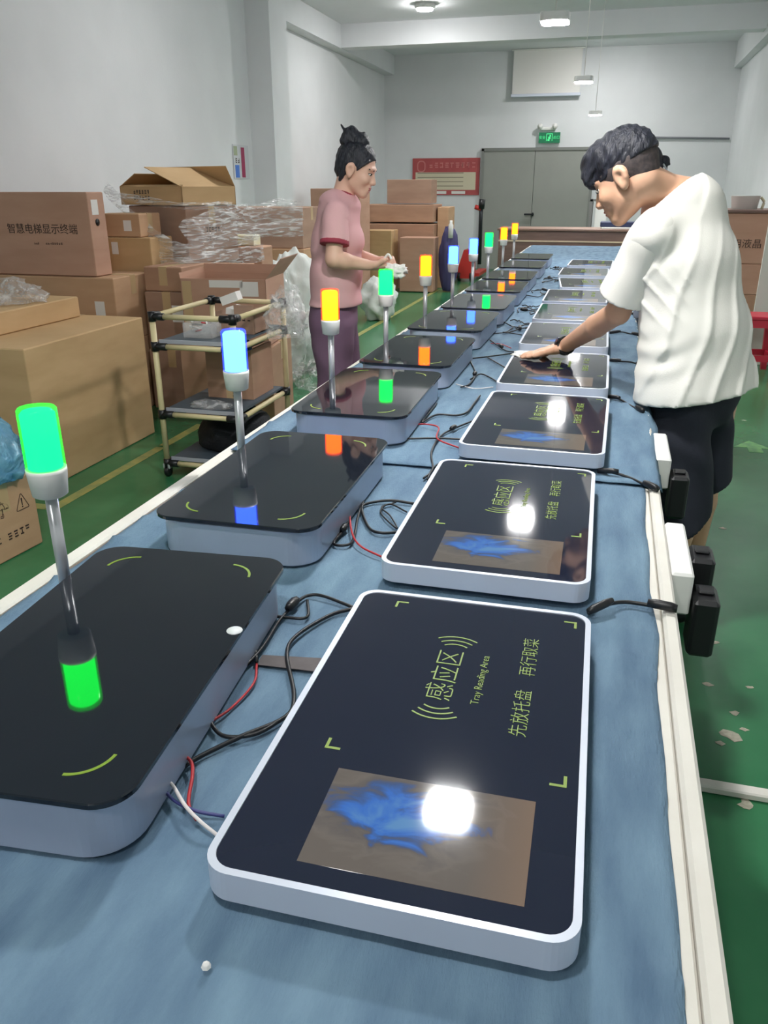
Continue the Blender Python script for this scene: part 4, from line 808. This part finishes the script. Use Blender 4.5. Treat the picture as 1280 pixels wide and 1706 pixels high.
# ---------------------------------------------------------------- man in the white T-shirt
mroot = thing('person', 'man in white T-shirt and dark shorts bending over the table, wiping a reader', 'person', (.30, 2.86, 0))
def abs_link(name, me, root):
    o = link(name, me, root); o.location = -root.location; return o
_l = link
pel = np.array(aty(1160, 625, 2.86)); wst = np.array(aty(1158, 560, 2.87)); chs = np.array(aty(1142, 445, 2.90)); upp = np.array(aty(1132, 352, 2.93)); nck = np.array(aty(1112, 322, 2.92))
latm = unit((-.80, -.60, 0))          # his left, towards the camera and the table
shL = np.array(aty(1088, 392, 2.80)); elL = np.array(aty(1030, 520, 2.90)); wrL = np.array(atz(938, 579, .852)); hdL = np.array(atz(890, 590, .834)); hdL[2] = wrL[2]-.016
shR = np.array(aty(1165, 362, 3.06)); elR = V3(.35, 3.20, 1.04); wrR = V3(.33, 3.24, .82)
hpL = np.array(aty(1138, 650, 2.79)); hpR = np.array(aty(1190, 640, 2.93)); knL = V3(.315, 2.76, .48); knR = np.array(aty(1182, 752, 2.93)); anL = V3(.32, 2.74, .09); anR = V3(.405, 2.96, .09)
HL, HB = head_frame(aty(1046, 299, 2.84), (-.80, .25, -.54), (-.50, .15, .85))
neckb = nck+V3(.01, 0, -.01)
prims = head_prims(HL, HB, neckb, .06) + [('c', neckb, upp, .062, .075), ('c', upp, chs, .105, .125, latm, .82), ('c', chs, wst, .125, .12, latm, .85), ('c', wst, pel, .12, .13, latm, .85),
    ('c', shL, elL, .050, .041), ('c', elL, elL+(wrL-elL)*.35, .041, .040), ('c', elL+(wrL-elL)*.35, wrL, .040, .027), ('c', shR, elR, .050, .041), ('c', elR, wrR, .040, .027), ('c', upp, shL, .06, .055), ('c', upp, shR, .06, .055),
    ('c', hpL, knL, .088, .058), ('c', hpR, knR, .088, .058), ('c', knL, knL*.6+anL*.4, .055, .054), ('c', knL*.6+anL*.4, anL, .054, .034), ('c', knR, knR*.6+anR*.4, .055, .054), ('c', knR*.6+anR*.4, anR, .054, .034)]
for a_, dd in ((anL, (-.75, .65, 0)), (anR, (-.7, .7, 0))): d_ = unit(dd); prims += [('c', a_, a_+V3(0, 0, -.045)-d_*.03, .036, .034), ('c', a_+V3(0, 0, -.045), a_+d_*.15+V3(0, 0, -.06), .036, .026)]
prims += hand_prims(wrL, hdL-wrL, (-.05, -.25, -1), 1.05, .05, .30, -1) + hand_prims(wrR, (-.3, .2, -.9), (.5, .6, 0), 1.0, .25, .1, 1)
def L_(name, me, root): return abs_link(name, me, root)
link = L_ if False else _l
def plink(root):
    def g(name, me, parent=None, loc=None, rz=0):
        o = _l(name, me, parent, loc, rz)
        if parent is root: o.location = -Vector(root.location)
        return o
    return g
link = plink(mroot)
link('body', sdf_mesh('body', prims, skin, .0045, .013), mroot)
face_parts(HL, HB, mroot)
E = EH(HL, HB); C = CH_(HL)
link('hair', sdf_mesh('hair', [E((-.014, 0, .058), (.109, .0825, .099)), E((.040, 0, .100), (.072, .066, .052)), E((.086, 0, .072), (.030, .060, .040)), E((.098, -.01, .056), (.018, .050, .028)), E((-.070, 0, .050), (.050, .064, .070))], hair_m, .004, .016,
     cuts=[(HL(.0, 0, .030), HB.T @ V3(-.06, 0, -1))], fold=lambda X, Y, Z: .0022*np.sin(150*X+60*Y)*np.sin(90*Z+50*X)+.0012*np.sin(260*X-140*Z)), mroot)
link('hair_fade', sdf_mesh('hair_fade', [E((-.014, 0, .044), (.1035, .0812, .096)), E((-.045, 0, -.008), (.055, .060, .045))], fade_m, .004, .01, cuts=[(HL(.040, 0, 0), HB.T @ V3(1, 0, -.45)), (HL(-.03, 0, -.022), HB.T @ V3(.35, 0, -1)), (HL(0, 0, .05), HB.T @ V3(0, 0, 1))]), mroot)
link('collar', sdf_mesh('collar', [('c', neckb+V3(.015, 0, -.03), upp, .079, .118, latm, .8)], tee_m, .004, .01, cuts=[(HL(-.045, 0, -.113), HB.T @ V3(.28, 0, .96)), (HL(-.045, 0, -.130), -(HB.T @ V3(.28, 0, .96)))]), mroot)
def tee_fold(X, Y, Z):
    low = np.clip((1.40-Z)/.35, 0, 1); wob = .9*np.sin(7*Z+9*X)+.6*np.sin(17*Z-5*X+2)
    q = 62*(X-.22*Z)+26*(Y-2.9)+wob; r = .0085*low*(np.exp(-(np.sin(q*.5)/.38)**2)-.35)
    q2 = 70*(Z+.75*X)+8*np.sin(6*X+4*Z); mk = np.exp(-((Z-1.12)/.10)**2)*np.clip((.30-X)/.15, 0, 1); r = r+.006*mk*(np.exp(-(np.sin(q2*.5)/.4)**2)-.3)
    q3 = 80*(Z-.2*X)+3*np.sin(11*X); mk3 = np.exp(-((Z-.93)/.07)**2)*np.clip((.32-X)/.12, 0, 1); return r+.004*mk3*np.sin(q3)
hem = aty(1158, 640, 2.86)
slv = shL+(elL-shL)*.78; slr = shR+(elR-shR)*.75
tee = [('c', upp+V3(0, 0, .0), chs, .120, .142, latm, .80), ('c', chs, wst, .142, .148, latm, .80), ('c', wst, pel+V3(0, 0, -.08), .148, .180, latm, .84), ('c', neckb+V3(.015, .0, -.035), upp, .075, .115, latm, .8),
       ('c', upp+latm*.05, shL, .078, .078), ('c', upp-latm*.05, shR, .078, .075), ('c', wst+latm*.07, hpL+V3(0, 0, -.02), .10, .128), ('c', wst-latm*.07, hpR+V3(0, 0, -.02), .10, .148)]
link('t_shirt', sdf_mesh('t_shirt', tee, tee_m, .007, .03, cuts=[(np.array(hem)+V3(0, 0, -.028), (.16, .0, -1)), (HL(-.045, 0, -.118), HB.T @ V3(.28, 0, .96))],
     fold=tee_fold), mroot)
for nm, s_, e_, c_ in (('sleeve', shL, elL, slv), ('sleeve', shR, elR, slr)):
    ax_ = unit(e_-s_); link(nm, sdf_mesh(nm, [('c', s_-ax_*.01, s_+ax_*.30, .071, .098)], tee_m, .006, .02, cuts=[(c_, ax_)], fold=folds([(.003, 24, 20, 30, .4, 1), (.002, 60, 10, 20, 1, 1)])), mroot)
hl_c = knL*.70+anL*.0+knL*.3; dl = unit(knL-hpL); dr = unit(knR-hpR)
link('shorts', sdf_mesh('shorts', [('c', pel+V3(0, 0, .04), pel+V3(0, 0, -.06), .130, .138, latm, .84), ('c', hpL, knL+dl*.16, .094, .096), ('c', hpR+V3(-.02, 0, -.03), knR+dr*.10, .088, .088)], navy_m, .008, .03,
     cuts=[(knR+V3(0, 0, -.13), (.55, .25, -1))], fold=folds([(.004, 20, 10, 30, .3, 1.2), (.003, 40, 20, 12, 1, 1)])), mroot)
shoe('shoe', mroot, anL, (-.75, .65, 0), black_p); shoe('shoe', mroot, anR, (-.7, .7, 0), black_p)
wd = unit(wrL-elL); wc = wrL-wd*.028
zq = Vector(wd).to_track_quat('Z', 'Y').to_matrix().to_4x4(); Mw = Matrix.Translation(Vector(wc)) @ zq
wt = MB().lathe([(.033, -.011), (.0375, -.011), (.0375, .011), (.033, .011), (.033, -.011)], 24, M=Mw); link('watch_band', wt.mesh('watch_band', black_p), mroot)
up_ = Vector((-.25, -.75, .6)); up_ = (up_-Vector(wd)*up_.dot(Vector(wd))).normalized(); fc = Vector(wc)+up_*.0375
link('watch_face', MB().lathe([(.017, -.004), (.017, .005), (.014, .006)], 20, M=Matrix.Translation(fc) @ up_.to_track_quat('Z', 'Y').to_matrix().to_4x4()).mesh('watch_face', mat('watch_glass', (30, 32, 36), .1, metal=.4)), mroot)
link = _l
cw = np.array(atz(876, 592, .811)); b_ = blob('wiping_cloth', paper, Vector(cw)+Vector((.01, .02, -.001)), (.06, .055, .009), .5, 2.2, 'white wiping cloth under the man’s fingers', 'cloth', 22, .25, None, 31)
# ---------------------------------------------------------------- woman in pink
wroot = thing('person', 'woman in pink T-shirt with a hair bun, standing left of the table', 'person', (-1.28, 3.92, 0)); link = plink(wroot); YW = 3.92
def A(x, y, dY=0): return np.array(aty(x, y, YW+dY))
HL, HB = head_frame(A(593, 285), (.93, .0, -.36), (.34, 0, .93), .90); latw = V3(0, 1, 0)
neckb = A(572, 326); upp = A(566, 348); chs = A(562, 400); wst = A(560, 460); pel = A(556, 530)
shR = A(560, 358, -.15); elR = A(556, 432, -.20); wrR = A(615, 442, -.10); shL = A(570, 356, .15); elL = A(590, 425, .17); wrL = A(632, 436, .06)
hpR = A(552, 545, -.08); hpL = A(560, 545, .08); knR = V3(hpR[0]+.02, YW-.09, .47); knL = V3(hpL[0]+.05, YW+.09, .47); anR = V3(hpR[0]-.02, YW-.1, .09); anL = V3(hpL[0]+.03, YW+.1, .09)
prims = [(p[0], p[1], p[2], *p[3:]) for p in head_prims(HL, HB, neckb, .048)] + [('c', neckb, upp, .05, .06), ('c', upp, chs, .085, .10, latw, .75), ('c', chs, wst, .10, .095, latw, .8), ('c', wst, pel, .095, .115, latw, .8),
    ('c', upp, shR, .055, .045), ('c', upp, shL, .055, .045), ('c', shR, elR, .046, .038), ('c', elR, elR+(wrR-elR)*.3, .039, .038), ('c', elR+(wrR-elR)*.3, wrR, .038, .024), ('c', shL, elL, .046, .038), ('c', elL, wrL, .038, .024),
    ('c', hpR, knR, .085, .055), ('c', hpL, knL, .085, .055), ('c', knR, anR, .053, .034), ('c', knL, anL, .053, .034)]
for a_ in (anR, anL): prims += [('c', a_, a_+V3(.13, 0, -.06), .034, .025)]
prims += hand_prims(wrR, A(650, 446, .0)-wrR, (.1, .5, .6), .92, .5, .1, 1) + hand_prims(wrL, A(662, 440, .0)-wrL, (0, -.7, -.3), .92, .45, .1, 1)
link('body', sdf_mesh('body', prims, skinw, .0045, .012), wroot); face_parts(HL, HB, wroot)
E = EH(HL, HB); C = CH_(HL)
link('hair', sdf_mesh('hair', [E((-.016, 0, .052), (.107, .0835, .097)), E((-.055, 0, .010), (.062, .068, .085)), C((.062, -.058, .062), (.028, -.080, -.004), .016, .009), C((.062, .058, .062), (.028, .080, -.004), .016, .009), C((-.03, -.074, .03), (-.05, -.05, -.06), .016, .012), C((-.03, .074, .03), (-.05, .05, -.06), .016, .012)], hair_m, .004, .014,
     cuts=[(HL(.036, 0, .022), HB.T @ V3(.80, 0, -.60))], fold=lambda X, Y, Z: .0015*np.sin(150*X+60*Y+60*Z)*np.sin(110*Z)+.001*np.sin(240*X-120*Z)), wroot)
bc = A(586, 226); bun = [('e', bc, (.040, .040, .042)), ('e', bc+V3(-.02, -.01, -.02), (.032, .035, .03)), ('c', bc+V3(.03, 0, -.02), A(607, 221), .012, .004), ('c', bc+V3(-.02, -.02, .01), A(568, 208), .008, .003), ('c', bc+V3(0, 0, -.03), HL(-.02, 0, .14), .035, .04)]
link('hair_bun', sdf_mesh('hair_bun', bun, hair_m, .004, .012, fold=lambda X, Y, Z: .003*np.sin(140*X+80*Z)*np.sin(100*Y+60*Z)), wroot)
for k, (p, q, r_) in enumerate(((HL(-.02, -.084, .0), HL(-.015, -.080, -.085), .006), (HL(.05, -.07, .03), HL(.048, -.062, -.05), .004))): link('hair_strand', sdf_mesh('hair_strand', [('c', p, q, r_, r_*.5)], hair_m, .003, .004), wroot)
tee = [('c', upp, chs, .098, .116, latw, .72), ('c', chs, wst, .116, .120, latw, .78), ('c', wst, A(560, 505), .120, .130, latw, .78), ('c', upp+V3(0, -.03, 0), shR, .06, .06), ('c', upp+V3(0, .03, 0), shL, .06, .06), ('c', neckb+V3(0, 0, -.03), upp, .055, .085, latw, .75), ('e', A(583, 398), (.07, .105, .07))]
link('t_shirt', sdf_mesh('t_shirt', tee, pink_m, .007, .025, cuts=[(A(560, 507), (0, 0, -1)), (HL(-.03, 0, -.105), HB.T @ V3(-.05, 0, .99))], fold=folds([(.003, 22, 18, 12, .3, 1.2), (.0022, 14, 10, 44, .6, 1.4)])), wroot)
cn = HL(-.03, 0, -.105); ax_ = HB.T @ V3(-.05, 0, .99); Mn = Matrix.Translation(Vector(cn)-Vector(ax_)*.004) @ Vector(ax_).to_track_quat('Z', 'Y').to_matrix().to_4x4()
for nm, s_, e_ in (('sleeve', shR, elR), ('sleeve', shL, elL)):
    ax_ = unit(e_-s_); cpt = s_+(e_-s_)*.66
    o = link(nm, sdf_mesh(nm, [('c', s_-ax_*.005, s_+ax_*.26, .060, .074)], pink_m, .006, .02, cuts=[(cpt, ax_)], fold=folds([(.002, 24, 20, 30, .4, 1)])), wroot)
    link('sleeve_trim', sdf_mesh('sleeve_trim', [('c', s_-ax_*.005, s_+ax_*.26, .0625, .0765)], trim_m, .005, .01, cuts=[(cpt+ax_*.004, ax_), (cpt-ax_*.018, -ax_)]), wroot)
link('neck_trim', sdf_mesh('neck_trim', [('c', neckb+V3(0, 0, -.02), upp, .060, .092, latw, .78)], trim_m, .005, .01, cuts=[(cn+(HB.T @ V3(-.05, 0, .99))*.003, HB.T @ V3(-.05, 0, .99)), (cn-(HB.T @ V3(-.05, 0, .99))*.014, -(HB.T @ V3(-.05, 0, .99)))]), wroot)
link('trousers', sdf_mesh('trousers', [('c', A(558, 503), pel, .112, .128, latw, .78), ('c', hpR, knR, .108, .088), ('c', hpL, knL, .108, .088), ('c', knR, anR+V3(0, 0, .05), .088, .072), ('c', knL, anL+V3(0, 0, .05), .088, .072)], mauve_m, .008, .03, cuts=[(anR+V3(0, 0, .05), (0, 0, -1))], fold=folds([(.004, 24, 12, 20, .3, 1.2), (.003, 44, 20, 10, 1, 1)])), wroot)
shoe('shoe', wroot, anR, (1, 0, 0), white_p); shoe('shoe', wroot, anL, (1, 0, 0), white_p)
link = _l
c_ = A(650, 447, -.02); blob('white_glove', paper, Vector(c_)+Vector((.03, -.02, -.012)), (.055, .05, .032), .55, 2.2, 'white cloth held in the woman’s hands', 'cloth', 22, 1, None, 41)
MB_ = MB().tube([A(640, 432, -.03), A(647, 424, -.03), A(652, 432, -.03), A(650, 444, -.03)], .006, 8); tag(MB_.build('white_lead', white_p), 'short white lead looped above the woman’s hands', 'lead')
# ---------------------------------------------------------------- person behind the man
proot = thing('person', 'person hidden behind the man, only a dark hair bun showing past his neck', 'person', (.30, 4.9, 0)); link = plink(proot); YP = 4.9
def A(x, y, dY=0): return np.array(aty(x, y, YP+dY))
HL, HB = head_frame(A(1068, 292), (-.95, .1, -.3), (-.28, 0, .96)); neckb = A(1095, 330); upp = neckb+V3(.02, 0, -.08); chs = upp+V3(.03, 0, -.2); pel = chs+V3(.02, 0, -.36); lat = V3(0, 1, 0)
prims = head_prims(HL, HB, neckb, .048)+[('c', neckb, upp, .05, .06), ('c', upp, chs, .085, .1, lat, .75), ('c', chs, pel, .1, .115, lat, .8)]
for s_ in (-1, 1):
    sh = upp+V3(0, s_*.15, -.01); el = sh+V3(.05, s_*.03, -.28); wr = el+V3(.02, 0, -.22); hp = pel+V3(0, s_*.08, -.03); kn = V3(hp[0], hp[1], .47); an = V3(hp[0]+.02, hp[1], .09)
    prims += [('c', upp, sh, .055, .045), ('c', sh, el, .046, .038), ('c', el, wr, .038, .025), ('c', hp, kn, .085, .055), ('c', kn, an, .053, .034), ('c', an, an+V3(-.14, 0, -.06), .034, .025)]+hand_prims(wr, wr-el, (-.5, -s_*.5, 0), .92, .3, .1, s_)
link('body', sdf_mesh('body', prims, skinw, .008, .016), proot); face_parts(HL, HB, proot)
link('hair', sdf_mesh('hair', [('e', HL(-.018, 0, .062), (.108, .086, .098), HB), ('e', HL(-.06, 0, .02), (.058, .07, .08), HB)], hair_m, .006, .02, cuts=[(HL(.028, 0, .03), HB.T @ V3(.80, 0, -.60))]), proot)
bc = A(1107, 268); link('hair_bun', sdf_mesh('hair_bun', [('e', bc, (.03, .03, .028)), ('c', bc, A(1116, 274), .014, .006), ('c', bc, A(1112, 286), .012, .004), ('c', bc, HL(-.08, 0, .06), .02, .03)], hair_m, .004, .01), proot)
link('hair_clip', sdf_mesh('hair_clip', [('c', A(1106, 274, -.03), A(1112, 284, -.03), .006, .004)], alu, .003, .004), proot)
link('t_shirt', sdf_mesh('t_shirt', [('c', upp, chs, .095, .112, lat, .72), ('c', chs, pel, .112, .125, lat, .78), ('c', upp+V3(0, -.17, -.02), upp+V3(0, .17, -.02), .062, .062)], mat('grey_cotton', (120, 124, 134), .85), .009, .025, cuts=[(pel, (0, 0, -1)), (neckb+V3(0, 0, -.02), (0, 0, 1))]), proot)
link('trousers', sdf_mesh('trousers', [('c', pel+V3(0, 0, .03), pel+V3(0, 0, -.04), .115, .125, lat, .8)]+[('c', pel+V3(0, s_*.08, -.03), V3(pel[0]+.01, pel[1]+s_*.08, .14), .104, .07) for s_ in (-1, 1)], navy_m, .009, .03, cuts=[((0, 0, .12), (0, 0, -1))]), proot)
link = _l
